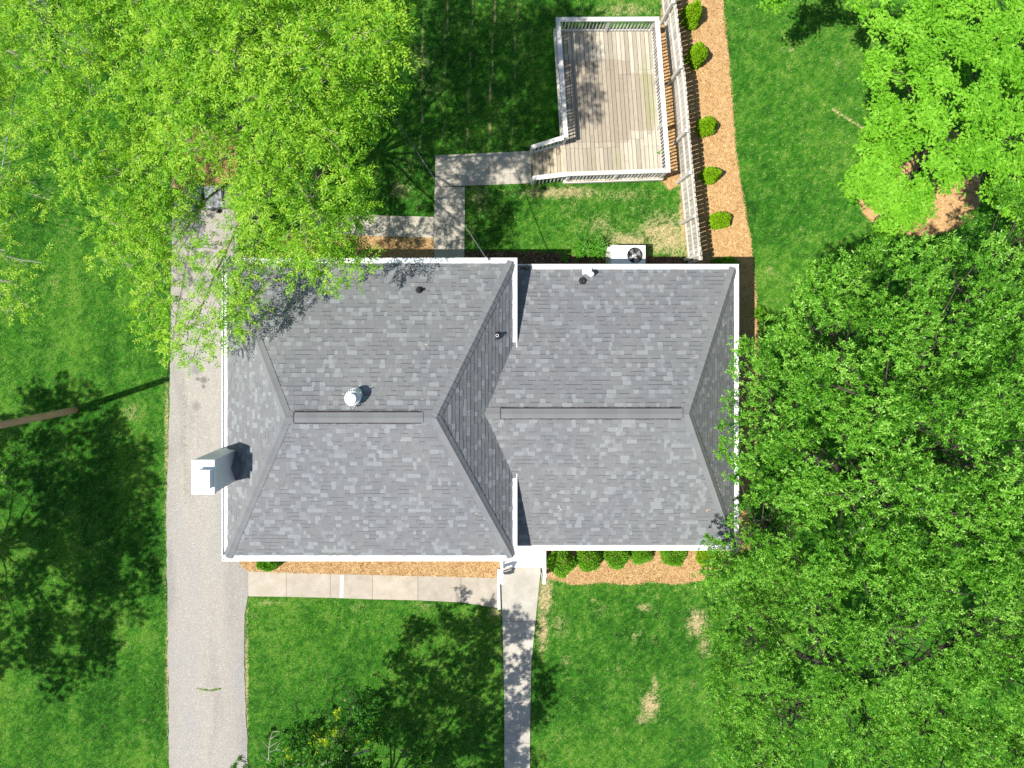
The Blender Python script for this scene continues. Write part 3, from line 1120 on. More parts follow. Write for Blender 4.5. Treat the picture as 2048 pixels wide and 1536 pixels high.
# ------------------------------------------------------------------ deck
DZ, RZ = 0.50, 1.42
deck = empty('wooden_deck', P(1225, 200), 'raised weathered wooden deck with railings and a short ramp behind the house', 'deck')
rNW, rNE, rSE, rSW, rW = P(1116, 39, RZ), P(1314, 38, RZ), P(1336.5, 341, RZ), P(1136, 348, RZ), P(1132, 275, RZ)
flat = lambda p, z: Vector((p.x, p.y, z))
cen = (rNW + rNE + rSE + rSW) / 4
outset = lambda p, d: flat(p + (p - cen).normalized() * d, DZ)
fNW, fNE, fSE, fSW = outset(rNW, 0.07), outset(rNE, 0.07), outset(rSE, 0.09), outset(rSW, 0.09)
NB = 24
for i in range(NB):
    s0, s1 = i / NB, (i + 1) / NB
    a0, a1 = fNW.lerp(fNE, s0), fNW.lerp(fNE, s1)
    c0_, c1_ = fSW.lerp(fSE, s0), fSW.lerp(fSE, s1)
    base = 0.27 if i < 14 else (0.30 if i % 2 else 0.5)
    cuts = [0.0, random.choice((0.26, 0.27, 0.45)) if i % 3 else 0.27, random.choice((0.70, 0.78, 0.785)), 1.0]
    if 13 < i < 20: cuts = [0.0, random.choice((0.30, 0.41)), 0.73, 1.0]
    gp = 0.0075
    for k in range(3):
        t0, t1 = cuts[k], cuts[k + 1]
        e = 0.003 / 5.0
        def L(tt, left):
            p = (a0 if left else a1).lerp(c0_ if left else c1_, tt)
            d = ((a1 - a0).normalized()) * gp * (1 if left else -1)
            return p + d
        zt = DZ + random.uniform(-0.002, 0.003)
        q = [L(t1 - e, True), L(t1 - e, False), L(t0 + e, False), L(t0 + e, True)]
        bb = MB(); bb.prism([(p.x, p.y) for p in q], DZ - 0.035, zt)
        bb.build('deck_board', MAT['deckboard'], deck)
# joists and rim
for (p, q) in ((fNW, fNE), (fNE, fSE), (fSE, fSW), (fSW, fNW)):
    bb = MB(); bb.bar(p + Vector((0, 0, -0.14)), q + Vector((0, 0, -0.14)), 0.04, 0.2); bb.build('rim_joist', MAT['railwood'], deck)
# ramp
gN, gS = P(1062, 304, 0.05), P(1066, 354, 0.05)
tN, tS = flat(rW, DZ), flat(rSW, DZ)
tN = tN + (tN - tS).normalized() * 0.04
RB = 9
for i in range(RB):
    s0, s1 = i / RB, (i + 1) / RB
    q = [gN.lerp(tN, s0 + 0.006), gN.lerp(tN, s1 - 0.006), gS.lerp(tS, s1 - 0.006), gS.lerp(tS, s0 + 0.006)]
    bb = MB()
    dz = Vector((0, 0, -0.03))
    vs_ = [p + dz for p in q] + q
    bb.add(vs_, [(4, 7, 6, 5), (0, 1, 2, 3), (0, 4, 5, 1), (1, 5, 6, 2), (2, 6, 7, 3), (3, 7, 4, 0)])
    bb.build('ramp_board', MAT['rampboard'], deck)
rgN, rgS = P(1063, 294.5, 0.96), P(1066, 356.5, 0.96)


def rail_run(a, c, base_a, base_c, lowrail=True, nb=None, posts=(0.0, 1.0), side=None):
    """top rail a->c, balusters down to base heights"""
    a, c = Vector(a), Vector(c)
    bb = MB()
    bb.bar(a, c, 0.14, 0.038)
    bb.build('top_rail', MAT['railwood'], deck)
    bb = MB()
    d3 = Vector((0, 0, -0.06))
    bb.bar(a + d3, c + d3, 0.04, 0.075)
    bb.build('rail_stringer', MAT['railwood'], deck)
    if lowrail:
        la, lc = flat(a, base_a + 0.10), flat(c, base_c + 0.10)
        bb = MB(); bb.bar(la, lc, 0.045, 0.085); bb.build('bottom_rail', MAT['railwood'], deck)
    L = (c - a).length
    n = nb or int(L / 0.112)
    for i in range(1, n):
        f = i / n
        p = a.lerp(c, f)
        zb = base_a + (base_c - base_a) * f
        bb = MB()
        bb.box((p.x, p.y, (zb + p.z - 0.05) / 2 - 0.02), (0.036, 0.036, p.z - 0.05 - zb + 0.04), rz=math.atan2(c.y - a.y, c.x - a.x))
        bb.build('baluster', MAT['railwood'], deck)
    for f in posts:
        p = a.lerp(c, f)
        bb = MB()
        bb.box((p.x, p.y, (p.z - 0.025) / 2), (0.092, 0.092, p.z - 0.03), rz=math.atan2(c.y - a.y, c.x - a.x))
        bb.build('post', MAT['railwood'], deck)


e_ = 0.071
def inset(a, c): 
    d = (c - a).normalized()
    return a + d * e_, c - d * e_
rail_run(rNW - Vector((0.07, 0, 0)), rNE + Vector((0.07, 0, 0)), DZ, DZ, True, None, (0.03, 0.52, 0.97))
a, c = inset(rNE, rSE); rail_run(a, c, DZ, DZ, True, None, (0.36, 0.68))
rail_run(rSE + Vector((0.07, 0.0, 0)), rSW, DZ, DZ, False, None, (0.03, 0.5, 0.985))
a, c = inset(rNW, rW); rail_run(a, rW, DZ - 0.1, DZ - 0.1, True, None, (0.34, 0.67, 0.985))
rail_run(rW - Vector((0.074, 0, 0)), rgN, DZ, 0.05, True, 8, (0.98,))
rail_run(rSW - Vector((0.004, 0, 0)), rgS, DZ, 0.02, False, 9, (0.98,))


# ------------------------------------------------------------------ fences
def polyline_at(pts, s):
    acc = 0
    for i in range(len(pts) - 1):
        L = (pts[i + 1] - pts[i]).length
        if s <= acc + L or i == len(pts) - 2:
            t = (s - acc) / L
            return pts[i].lerp(pts[i + 1], t), (pts[i + 1] - pts[i]).normalized()
        acc += L


def picket_fence(name, pts, h, label, mat, rail_side, post_s, picket_w=0.145, gap=0.011, railz=(0.22, 0.85, 1.45), group=None):
    pts = [Vector((p[0], p[1], 0)) for p in pts]
    tot = sum((pts[i + 1] - pts[i]).length for i in range(len(pts) - 1))
    f = empty(name, pts[0].lerp(pts[-1], 0.5), label, 'fence', group)
    s = 0.08
    while s < tot - 0.05:
        p, d = polyline_at(pts, s)
        n = Vector((-d.y, d.x, 0))
        hh = h + random.uniform(-0.02, 0.015)
        w = picket_w * random.uniform(0.95, 1.0)
        R = Matrix((d, n, Vector((0, 0, 1)))).transposed()
        x, y = w / 2, 0.009
        tilt = random.uniform(-0.006, 0.006)
        prof = [(-x, 0.03), (x, 0.03), (x, hh - 0.04), (x - 0.03, hh), (-x + 0.03, hh), (-x, hh - 0.04)]
        vs_ = [p + R @ Vector((a, -y + tilt * z, z)) for a, z in prof] + [p + R @ Vector((a, y + tilt * z, z)) for a, z in prof]
        bb = MB()
        k = 6
        bb.add(vs_, [tuple(range(k)), tuple(range(2 * k - 1, k - 1, -1))] + [(i, k + i, k + (i + 1) % k, (i + 1) % k) for i in range(k)])
        bb.build('picket', mat, f)
        s += picket_w + gap + random.uniform(-0.004, 0.006)
    for z in railz:
        for i in range(len(pts) - 1):
            d = (pts[i + 1] - pts[i]).normalized()
            n = Vector((-d.y, d.x, 0)) * rail_side
            o1, o2 = pts[i] + n * 0.032, pts[i + 1] + n * 0.032
            bb = MB(); bb.bar(o1 + Vector((0, 0, z)), o2 + Vector((0, 0, z)), 0.04, 0.09); bb.build('fence_rail', mat, f)
    for s in post_s:
        p, d = polyline_at(pts, min(s, tot - 0.05))
        n = Vector((-d.y, d.x, 0)) * rail_side
        q = p + n * 0.105
        bb = MB(); bb.box((q.x, q.y, h / 2 + 0.02), (0.1, 0.1, h + 0.04), rz=math.atan2(d.y, d.x)); bb.build('fence_post', mat, f)
    return f


fe = G(FENCE_E)
picket_fence('wooden_fence', fe, 1.62, 'silvery wooden picket fence running between the deck and the pine straw strip', MAT['fencewood'], -1,
             [0.4, 1.85, 3.95, 6.0, 7.35, 8.75, 10.0])
fw_pts = G([(512, 524), (512, 430), (511, 300), (509, 120), (507, -30)])
picket_fence('wooden_fence', fw_pts, 1.7, 'brown wooden fence running back from the house corner beside the wheeled bins', MAT['brownfence'], -1,
             [0.1, 0.95, 3.0, 5.2, 7.4], 0.15, 0.02)
lo_pts = G([(88, 150), (96, 70), (102, -40)])
picket_fence('low_fence', lo_pts, 0.75, 'low bleached picket fence under the leafy tree in the top left corner', MAT['fencewood'], -1, [0.1, 1.5, 3.0], 0.075, 0.03, (0.2, 0.58))

# ------------------------------------------------------------------ heat pump, bins, pole, wires
az = 0.80
a0, a1 = P(1222.5, 528, az), P(1291, 490.5, az)
ac = empty('heat_pump', ((a0.x + a1.x) / 2, (a0.y + a1.y) / 2, 0), 'pale grey heat pump with a round fan against the back of the house', 'air conditioner')
b = MB(); b.box(((a0.x + a1.x) / 2, (a0.y + a1.y) / 2, 0.04), (a1.x - a0.x + 0.14, a1.y - a0.y + 0.12, 0.08)); b.build('base_pad', MAT['backwalk'], ac)
fc = P(1270, 510.5, az)
fr = 0.262
b = MB()
# casing: four walls, top panel with a round opening
x0_, x1_, y0_, y1_ = a0.x, a1.x, a0.y, a1.y
for c_, s_ in ((((x0_ + x1_) / 2, y0_ + 0.01, 0.43), (x1_ - x0_, 0.02, 0.70)), (((x0_ + x1_) / 2, y1_ - 0.01, 0.43), (x1_ - x0_, 0.02, 0.70)),
               ((x0_ + 0.01, (y0_ + y1_) / 2, 0.43), (0.02, y1_ - y0_ - 0.04, 0.70)), ((x1_ - 0.01, (y0_ + y1_) / 2, 0.43), (0.02, y1_ - y0_ - 0.04, 0.70))):
    b.box(c_, s_)
b.build('casing', MAT['acgrey'], ac)
b = MB()
n = 40
ring = [(fc.x + fr * math.cos(2 * math.pi * k / n), fc.y + fr * math.sin(2 * math.pi * k / n)) for k in range(n)]
outer = []
for k in range(n):
    a = 2 * math.pi * k / n
    dx, dy = math.cos(a), math.sin(a)
    ts = []
    if dx > 1e-6: ts.append((x1_ - fc.x) / dx)
    if dx < -1e-6: ts.append((x0_ - fc.x) / dx)
    if dy > 1e-6: ts.append((y1_ - fc.y) / dy)
    if dy < -1e-6: ts.append((y0_ - fc.y) / dy)
    t_ = max(min(ts), fr + 0.004)
    outer.append((fc.x + dx * t_, fc.y + dy * t_))
vs_ = [(x, y, az) for x, y in outer] + [(x, y, az) for x, y in ring] + [(x, y, az - 0.06) for x, y in ring]
fs = [(k, (k + 1) % n, n + (k + 1) % n, n + k) for k in range(n)] + [(n + k, n + (k + 1) % n, 2 * n + (k + 1) % n, 2 * n + k) for k in range(n)]
b.add(vs_, fs)
for cx, cy in ((x0_, y0_), (x0_, y1_), (x1_, y0_), (x1_, y1_)):
    kk = min(range(n), key=lambda k: (outer[k][0] - cx) ** 2 + (outer[k][1] - cy) ** 2)
    for k2 in (kk, (kk + 1) % n, (kk - 1) % n):
        pass
    nb_ = sorted(range(n), key=lambda k: (outer[k][0] - cx) ** 2 + (outer[k][1] - cy) ** 2)
    ex_ = [k for k in nb_ if abs(outer[k][0] - cx) < 1e-6][:1]; ey_ = [k for k in nb_ if abs(outer[k][1] - cy) < 1e-6][:1]
    if ex_ and ey_:
        b.add([(cx, cy, az), (*outer[ex_[0]], az), (*outer[ey_[0]], az)], [(0, 1, 2)])
b.build('top_panel', MAT['acgrey'], ac)
b = MB(); b.box(((x0_ + x1_) / 2, (y0_ + y1_) / 2, 0.25), (x1_ - x0_ - 0.06, y1_ - y0_ - 0.06, 0.3)); b.build('coil', MAT['dark'], ac)
for k in range(4):
    a = k * math.pi / 2 + 0.5
    b = MB()
    pts = []
    for r_, da, zz in ((0.06, -0.35, 0.60), (0.24, -0.42, 0.58), (0.24, 0.35, 0.68), (0.06, 0.35, 0.66)):
        pts.append((fc.x + r_ * math.cos(a + da), fc.y + r_ * math.sin(a + da), zz))
    b.add(pts, [(0, 1, 2, 3)]); b.add([(p[0], p[1], p[2] - 0.006) for p in pts], [(3, 2, 1, 0)])
    b.build('fan_blade', MAT['metal'], ac)
b = MB(); lathe(b, (fc.x, fc.y, 0.58), [(0.075, 0.0), (0.075, 0.13), (0.04, 0.15), (0.0005, 0.152)], 18); b.build('fan_hub', MAT['metal'], ac)
b = MB()
for r_ in (0.06, 0.11, 0.16, 0.21, 0.258):
    cp = [(fc.x + r_ * math.cos(2 * math.pi * k / 28), fc.y + r_ * math.sin(2 * math.pi * k / 28), az + 0.012) for k in range(29)]
    b.tube(cp, [0.0035] * 29, 4, cap=False)
for k in range(8):
    a = k * math.pi / 4
    b.tube([(fc.x + 0.05 * math.cos(a), fc.y + 0.05 * math.sin(a), az + 0.016), (fc.x + 0.27 * math.cos(a), fc.y + 0.27 * math.sin(a), az + 0.006)], [0.004, 0.004], 4)
b.build('fan_grille', MAT['cable'], ac)
b = MB(); b.box((x0_ - 0.05, y1_ - 0.12, 0.55), (0.096, 0.12, 0.2)); b.build('disconnect_box', MAT['acgrey'], ac)


def bin_(name, q, rz, label, body, lid):
    t = empty(name, (q.x, q.y, 0), label, 'bin', 'wheeled bins at the end of the driveway', None, rz)
    t['_local'] = 1
    bb = MB()
    def ringz(w, d, z): return [(-w / 2, -d / 2, z), (w / 2, -d / 2, z), (w / 2, d / 2, z), (-w / 2, d / 2, z)]
    r = [ringz(0.44, 0.5, 0.06), ringz(0.56, 0.66, 0.92), ringz(0.60, 0.70, 0.92), ringz(0.60, 0.70, 0.97)]
    vs_ = [p for k in r for p in k]
    fs = [(3, 2, 1, 0)]
    for i in range(3):
        for k in range(4):
            fs.append((i * 4 + k, i * 4 + (k + 1) % 4, (i + 1) * 4 + (k + 1) % 4, (i + 1) * 4 + k))
    fs.append((12, 13, 14, 15))
    bb.add(vs_, fs)
    bb.build('body', body, t)
    bb = MB()
    prof = [(-0.37, 0.975), (-0.36, 1.03), (-0.2, 1.075), (0.0, 1.085), (0.22, 1.07), (0.36, 1.03), (0.37, 0.975)]
    n_ = len(prof)
    xs = [(-0.315, 0.0), (-0.27, 1.0), (0.27, 1.0), (0.315, 0.0)]
    vs_ = []
    for x, f in xs:
        for y, z in prof:
            vs_.append((x, y, 0.975 + (z - 0.975) * (0.35 + 0.65 * f)))
    fs = []
    for i in range(3):
        for k in range(n_ - 1):
            fs.append((i * n_ + k, (i + 1) * n_ + k, (i + 1) * n_ + k + 1, i * n_ + k + 1))
    bb.add(vs_, fs)
    bb.build('lid', lid, t)
    bb = MB(); bb.tube([(-0.27, 0.40, 0.99), (0.27, 0.40, 0.99)], [0.018, 0.018], 8)
    bb.bar((-0.26, 0.34, 0.97), (-0.26, 0.41, 0.99), 0.03, 0.03); bb.bar((0.26, 0.34, 0.97), (0.26, 0.41, 0.99), 0.03, 0.03)
    bb.build('handle', body, t)
    for x in (-0.27, 0.27):
        bb = MB(); bb.tube([(x - 0.03, 0.27, 0.1), (x + 0.03, 0.27, 0.1)], [0.1, 0.1], 16); bb.build('wheel', MAT['black'], t)
    return t


BG = simple('dark_green_plastic', (0.02, 0.05, 0.035), 0.45); BL = simple('grey_plastic', (0.24, 0.25, 0.27), 0.5); BK = simple('charcoal_plastic', (0.06, 0.06, 0.065), 0.5)
bin_('wheeled_bin', P(427, 393, 1.05), math.radians(186), 'wheeled bin with a pale grey lid standing between two darker bins', BK, BL)
bin_('wheeled_bin', P(387, 388, 1.05), math.radians(172), 'dark green wheeled bin half under leaves on the grass side of the grey lidded bin', BG, BG)
bin_('wheeled_bin', P(466, 390, 1.05), math.radians(180), 'charcoal wheeled bin half under leaves between the grey lidded bin and the brown fence', BK, BK)

pb = P(150, 820)
pole = empty('utility_pole', pb, 'round brown wooden utility pole leaning away at the left edge of the lawn', 'utility pole')
b = MB()
PH = 5.85
b.tube([(pb.x, pb.y, -0.1), (pb.x, pb.y, 0.5), (pb.x + 0.01, pb.y, 3), (pb.x, pb.y, PH)], [0.12, 0.115, 0.108, 0.10], 20)
b.build('pole_shaft', MAT['polewood'], pole, smooth=True)
b = MB(); b.tube([(pb.x - 0.02, pb.y, PH - 0.25), (pb.x + 0.14, pb.y, PH - 0.25)], [0.02, 0.035], 10); b.build('insulator', MAT['ventwhite'], pole)


def wire(a, c, sag, r, label, n=24):
    a, c = Vector(a), Vector(c)
    pts = []
    for i in range(n + 1):
        t = i / n
        p = a.lerp(c, t); p.z -= sag * 4 * t * (1 - t)
        pts.append(p)
    bb = MB(); bb.tube(pts, [r] * (n + 1), 6)
    return tag(bb.build('overhead_wire', MAT['cable']), label, 'wire')


hp = P(972, 517, 3.75)
wire(hp + Vector((0, 0.02, 0.0)), P(560, -120, 7.5), 0.15, 0.014, 'dark service wire dropping from the leafy tree to the back gutter')
b = MB(); b.tube([(hp.x + 0.03, hp.y - 0.05, ZE - 0.4), (hp.x + 0.03, hp.y - 0.03, ZE + 0.15), (hp.x + 0.0, hp.y + 0.02, ZE + 0.12)], [0.03, 0.03, 0.03], 8); b.build('service_mast', MAT['metal'], house)
MAT['wirepale'] = simple('pale_wire_sheath', (0.35, 0.42, 0.42), 0.5)
o = wire((pb.x + 0.12, pb.y, PH - 0.22), P(40, 120, 5.6), 0.1, 0.018, 'pale wire running up the left edge from the utility pole')
o.data.materials[0] = MAT['wirepale']

# twig on the wing roof
q = P(1120, 1015, 3.15)
z = roof_z(q.x, q.y, True) + 0.03
b = MB()
b.tube([(q.x - 0.04, q.y + 0.14, z + 0.05), (q.x, q.y, z), (q.x + 0.06, q.y - 0.10, z - 0.04)], [0.006, 0.008, 0.005], 5)
b.tube([(q.x + 0.01, q.y - 0.02, z), (q.x + 0.12, q.y - 0.04, z - 0.01)], [0.006, 0.004], 5)
b.tube([(q.x + 0.01, q.y - 0.02, z), (q.x - 0.04, q.y - 0.1, z - 0.03)], [0.006, 0.004], 5)
tag(b.build('fallen_twig', MAT['pale']), 'small pale forked twig lying on the wing roof shingles', 'twig')


# ------------------------------------------------------------------ leaves
def leaf_quads(pos, axis, nrm, L, W, fold=0.25):
    axis = axis / (np.linalg.norm(axis, axis=1, keepdims=True) + 1e-9)
    side = np.cross(axis, nrm)
    side /= (np.linalg.norm(side, axis=1, keepdims=True) + 1e-9)
    up = np.cross(side, axis)
    L = L[:, None]; W = W[:, None]
    v = np.empty((len(pos), 4, 3))
    v[:, 0] = pos
    v[:, 2] = pos + axis * L - up * L * 0.06
    mid = pos + axis * L * 0.48
    v[:, 1] = mid + side * W * 0.5 + up * W * fold
    v[:, 3] = mid - side * W * 0.5 + up * W * fold
    return v.reshape(-1, 3)


def rand_dirs(n, rng, zmin=-1.0):
    z = rng.uniform(zmin, 1, n)
    a = rng.uniform(0, 2 * np.pi, n)
    r = np.sqrt(np.maximum(0, 1 - z * z))
    return np.stack([r * np.cos(a), r * np.sin(a), z], 1)


def clump_leaves(clumps, style, dens, rng, L0, W0):
    """clumps: (x,y,z,r,t) arrays -> leaf quads and tones"""
    P_, A_, N_, T_ = [], [], [], []
    for (x, y, z, r, t, tone) in clumps:
        ns = max(3, int(dens * r * r))
        d = rand_dirs(ns, rng, -0.45)
        rad = rng.random(ns) ** 0.45
        c = d * rad[:, None] * np.array([r, r, t])
        c += rng.normal(0, 0.05, (ns, 3))
        c += np.array([x, y, z])
        if style == 'spray':
            k = 14
            ax = d * np.array([1, 1, 0.5]) + rng.normal(0, 0.35, (ns, 3)) + np.array([0, 0, -0.05])
            ax /= np.linalg.norm(ax, axis=1, keepdims=True)
            tl = rng.uniform(0.28, 0.5, ns)
            f = (np.arange(k) // 2 + 0.5) / (k / 2)
            sg = np.where(np.arange(k) % 2 == 0, 1.0, -1.0)
            sid = np.cross(ax, np.array([0, 0, 1.0])); sid /= np.linalg.norm(sid, axis=1, keepdims=True) + 1e-9
            pos = c[:, None, :] + ax[:, None, :] * (tl[:, None] * f[None, :])[:, :, None]
            pos[:, :, 2] -= 0.10 * (f ** 2)[None, :]
            la = ax[:, None, :] * 0.75 + sid[:, None, :] * sg[None, :, None] * 0.75 + rng.normal(0, 0.25, (ns, k, 3))
            la[:, :, 2] -= 0.15
            nr = np.array([0, 0, 1.0]) + rng.normal(0, 0.45, (ns, k, 3))
        elif style == 'rosette':
            k = 9
            ax = d * np.array([0.8, 0.8, 0.6]) + np.array([0, 0, 0.7]) + rng.normal(0, 0.3, (ns, 3))
            ax /= np.linalg.norm(ax, axis=1, keepdims=True)
            s1 = np.cross(ax, np.array([0.3, 0.9, 0.1])); s1 /= np.linalg.norm(s1, axis=1, keepdims=True) + 1e-9
            s2 = np.cross(ax, s1)
            an = np.arange(k) * 2.399 + rng.uniform(0, 6.28, ns)[:, None]
            h = np.linspace(-0.10, 0.03, k)
            spread = np.linspace(1.0, 0.55, k)
            rad_ = (np.cos(an)[:, :, None] * s1[:, None, :] + np.sin(an)[:, :, None] * s2[:, None, :])
            pos = c[:, None, :] + ax[:, None, :] * h[None, :, None]
            la = rad_ * spread[None, :, None] + ax[:, None, :] * (0.35 + 0.35 * np.linspace(0, 1, k))[None, :, None] + rng.normal(0, 0.12, (ns, k, 3))
            nr = ax[:, None, :] + rng.normal(0, 0.3, (ns, k, 3))
        else:  # plate: broad leaves lying face up in layers
            k = 7
            pos = c[:, None, :] + rng.normal(0, 0.075, (ns, k, 3)) * np.array([1, 1, 0.35])
            la = rng.normal(0, 1, (ns, k, 3)) * np.array([1, 1, 0.35])
            nr = np.array([0, 0, 1.0]) + rng.normal(0, 0.33, (ns, k, 3))
        if style == 'plate':
            la /= np.linalg.norm(la, axis=2, keepdims=True) + 1e-9
            sd = np.cross(la, nr); sd /= np.linalg.norm(sd, axis=2, keepdims=True) + 1e-9
            pos = np.concatenate([pos, pos, pos], 1)
            la = np.concatenate([la, la * 0.55 + sd * 0.75, la * 0.55 - sd * 0.75], 1)
            nr = np.concatenate([nr, nr, nr], 1)
            k = k * 3
        n = ns * k
        P_.append(pos.reshape(-1, 3)); A_.append(la.reshape(-1, 3)); N_.append(nr.reshape(-1, 3))
        T_.append(np.clip(tone + np.repeat(rng.normal(0, 0.15, ns), k) + rng.normal(0, 0.15, n), 0, 1))
    pos, la, nr, to = np.concatenate(P_), np.concatenate(A_), np.concatenate(N_), np.concatenate(T_)
    n = len(pos)
    L = L0 * rng.uniform(0.7, 1.25, n); W = W0 * rng.uniform(0.75, 1.2, n)
    return leaf_quads(pos, la, nr, L, W), to


def tree(name, label, base, fork_z, clumps, style, dens, L0, W0, leafmat, trunk_r, seed, group=None, nlimb=7, barkm=None, lean=(0, 0), twigm=None, ntwig=4, limbf=0.40):
    rng = np.random.default_rng(seed)
    rnd = random.Random(seed)
    barkm = barkm or MAT['barkwood']
    t = empty(name, (base.x, base.y, 0), label, 'tree', group)
    fork = Vector((base.x + lean[0], base.y + lean[1], fork_z))
    b = MB()
    b.tube([(base.x, base.y, -0.1), (base.x, base.y, 0.25), Vector((base.x, base.y, 0)).lerp(fork, 0.55) + Vector((0.04, 0.03, 0)), fork],
           [trunk_r * 1.5, trunk_r * 1.12, trunk_r, trunk_r * 0.8], 12)
    b.build('trunk', barkm, t, smooth=True)
    pts = [Vector(c[:3]) for c in clumps]
    # group clumps into limbs by direction
    cents = [pts[i] for i in rnd.sample(range(len(pts)), min(nlimb, len(pts)))]
    for _ in range(5):
        gr = [[] for _ in cents]
        for i, p in enumerate(pts):
            gr[min(range(len(cents)), key=lambda k: (p - cents[k]).length)].append(i)
        cents = [sum((pts[i] for i in g_), Vector()) / len(g_) if g_ else cents[k] for k, g_ in enumerate(gr)]
    for k, g_ in enumerate(gr):
        if not g_: continue
        c = cents[k] + Vector((0, 0, -0.35))
        b = MB()
        mid = fork.lerp(c, 0.5) + Vector((rnd.uniform(-0.3, 0.3), rnd.uniform(-0.3, 0.3), 0.25))
        path = [fork, fork.lerp(mid, 0.5) + Vector((0.05, 0.05, 0.12)), mid, mid.lerp(c, 0.5) + Vector((0, 0, 0.08)), c]
        rr = trunk_r * limbf
        b.tube(path, [rr, rr * 0.8, rr * 0.62, rr * 0.45, rr * 0.3], 8)
        for i in g_:
            p = pts[i]
            st = path[2].lerp(path[4], rnd.uniform(0.0, 1.0)) if (p - c).length < (p - mid).length else path[1].lerp(path[3], rnd.uniform(0.2, 1.0))
            m1 = st.lerp(p, 0.4) + Vector((rnd.uniform(-0.2, 0.2), rnd.uniform(-0.2, 0.2), rnd.uniform(-0.05, 0.2)))
            m2 = st.lerp(p, 0.75) + Vector((rnd.uniform(-0.12, 0.12), rnd.uniform(-0.12, 0.12), rnd.uniform(-0.05, 0.1)))
            r0 = rr * 0.24
            b.tube([st, m1, m2, p + Vector((0, 0, -0.12))], [r0, r0 * 0.75, r0 * 0.5, 0.008], 5, mi=1)
            for _ in range(ntwig):
                e = p + Vector((rnd.uniform(-1, 1), rnd.uniform(-1, 1), rnd.uniform(-0.2, 0.7))) * clumps[i][3] * 0.85
                s_ = m2.lerp(p, rnd.random())
                b.tube([s_, s_.lerp(e, 0.5) + Vector((rnd.uniform(-.05, .05), rnd.uniform(-.05, .05), 0.03)), e], [0.011, 0.008, 0.004], 4, mi=1, cap=False)
        b.build('limb', [barkm, twigm or MAT['twig']], t)
    v, tone = clump_leaves(clumps, style, dens, rng, L0, W0)
    me = quad_mesh('crown', v, len(v) // 4, 4, leafmat, {'tone': tone})
    link('crown', me, t)
    return t, len(v) // 4


def scatter(poly, dmin, rng, holes=(), n=4000):
    """blue-noise points in a polygon of image pixels"""
    xs = [p[0] for p in poly]; ys = [p[1] for p in poly]
    cand = np.stack([rng.uniform(min(xs), max(xs), n), rng.uniform(min(ys), max(ys), n)], 1)
    cand = cand[in_poly(cand[:, 0], cand[:, 1], poly)]
    for (hx, hy, hr1, hr2) in holes:
        cand = cand[((cand[:, 0] - hx) / hr1) ** 2 + ((cand[:, 1] - hy) / hr2) ** 2 > 1]
    out = []
    for c in cand:
        if all((c[0] - o[0]) ** 2 + (c[1] - o[1]) ** 2 > dmin * dmin for o in out):
            out.append(c)
    return out


def lumps(pts, poly, spacing, rng, amp, drop=0.7, edge=0.17):
    """gather clumps on branch ends: raised in the middle of each bough, thinned out between boughs"""
    cs = np.array(scatter(poly, spacing, rng))
    out = []
    for (u, v) in pts:
        d = np.sort(np.hypot(cs[:, 0] - u, cs[:, 1] - v))
        bd = (d[1] - d[0]) / spacing if len(d) > 1 else 1.0
        if bd < edge and rng.random() < drop: continue
        out.append((u, v, amp * (min(1.0, bd * 1.5) - 0.55)))
    return out


def clump(u, v, z, r, t, tone):
    p = P(u, v, z)
    return (p.x, p.y, p.z, r, t, tone)


stats = []
# --- big airy tree over the back corner of the house
rng = np.random.default_rng(21)
CA = []
dense = [(330, -230), (760, -230), (785, -60), (782, 60), (765, 140), (762, 200), (748, 230), (722, 262), (700, 300), (700, 350), (722, 400), (722, 440), (705, 465),
         (700, 510), (670, 528), (640, 520), (600, 505), (545, 465), (500, 440), (490, 360), (470, 300), (330, 300)]
holesA = [(455, 345, 55, 30), (700, 300, 22, 18), (600, 80, 20, 18), (590, 140, 26, 14)]
for (u, v, dz) in lumps(scatter(dense, 30, rng, holesA), dense, 110, rng, 1.5, 0.85, 0.2):
    f = max(0, min(1, (v - 0) / 520))
    z = 9.5 + dz - 3.2 * f ** 1.4 + rng.uniform(-0.7, 0.6) - 1.2 * max(0, (560 - u) / 250)
    CA.append(clump(u, v, z, rng.uniform(0.26, 0.42), rng.uniform(0.20, 0.32), rng.uniform(0.40, 0.80)))
for (u, v) in scatter(dense, 74, rng, holesA):
    f = max(0, min(1, (v - 0) / 520))
    z = 7.6 - 2.6 * f + rng.uniform(-0.8, 0.4) - 0.8 * max(0, (560 - u) / 250)
    CA.append(clump(u, v, z, rng.uniform(0.35, 0.5), 0.3, rng.uniform(0.2, 0.4)))  # under-layer gets darker leaf tones, painting in the crown's inner shade
mid_ = [(20, -40), (330, -60), (330, 290), (480, 310), (470, 330), (350, 330), (340, 480), (300, 500), (230, 500), (190, 430), (150, 330), (90, 250), (60, 120)]
for (u, v, dz) in lumps(scatter(mid_, 31, rng, [(425, 385, 70, 62), (230, 260, 40, 26), (70, 90, 24, 50), (140, 400, 40, 45), (150, 110, 22, 16), (90, 175, 18, 24)]), mid_, 95, rng, 0.9, 0.8, 0.2):
    z = 7.0 + dz - 1.6 * max(0, min(1, v / 480)) + rng.uniform(-0.7, 0.8)
    CA.append(clump(u, v, z, rng.uniform(0.28, 0.42), rng.uniform(0.18, 0.28), rng.uniform(0.48, 0.75)))
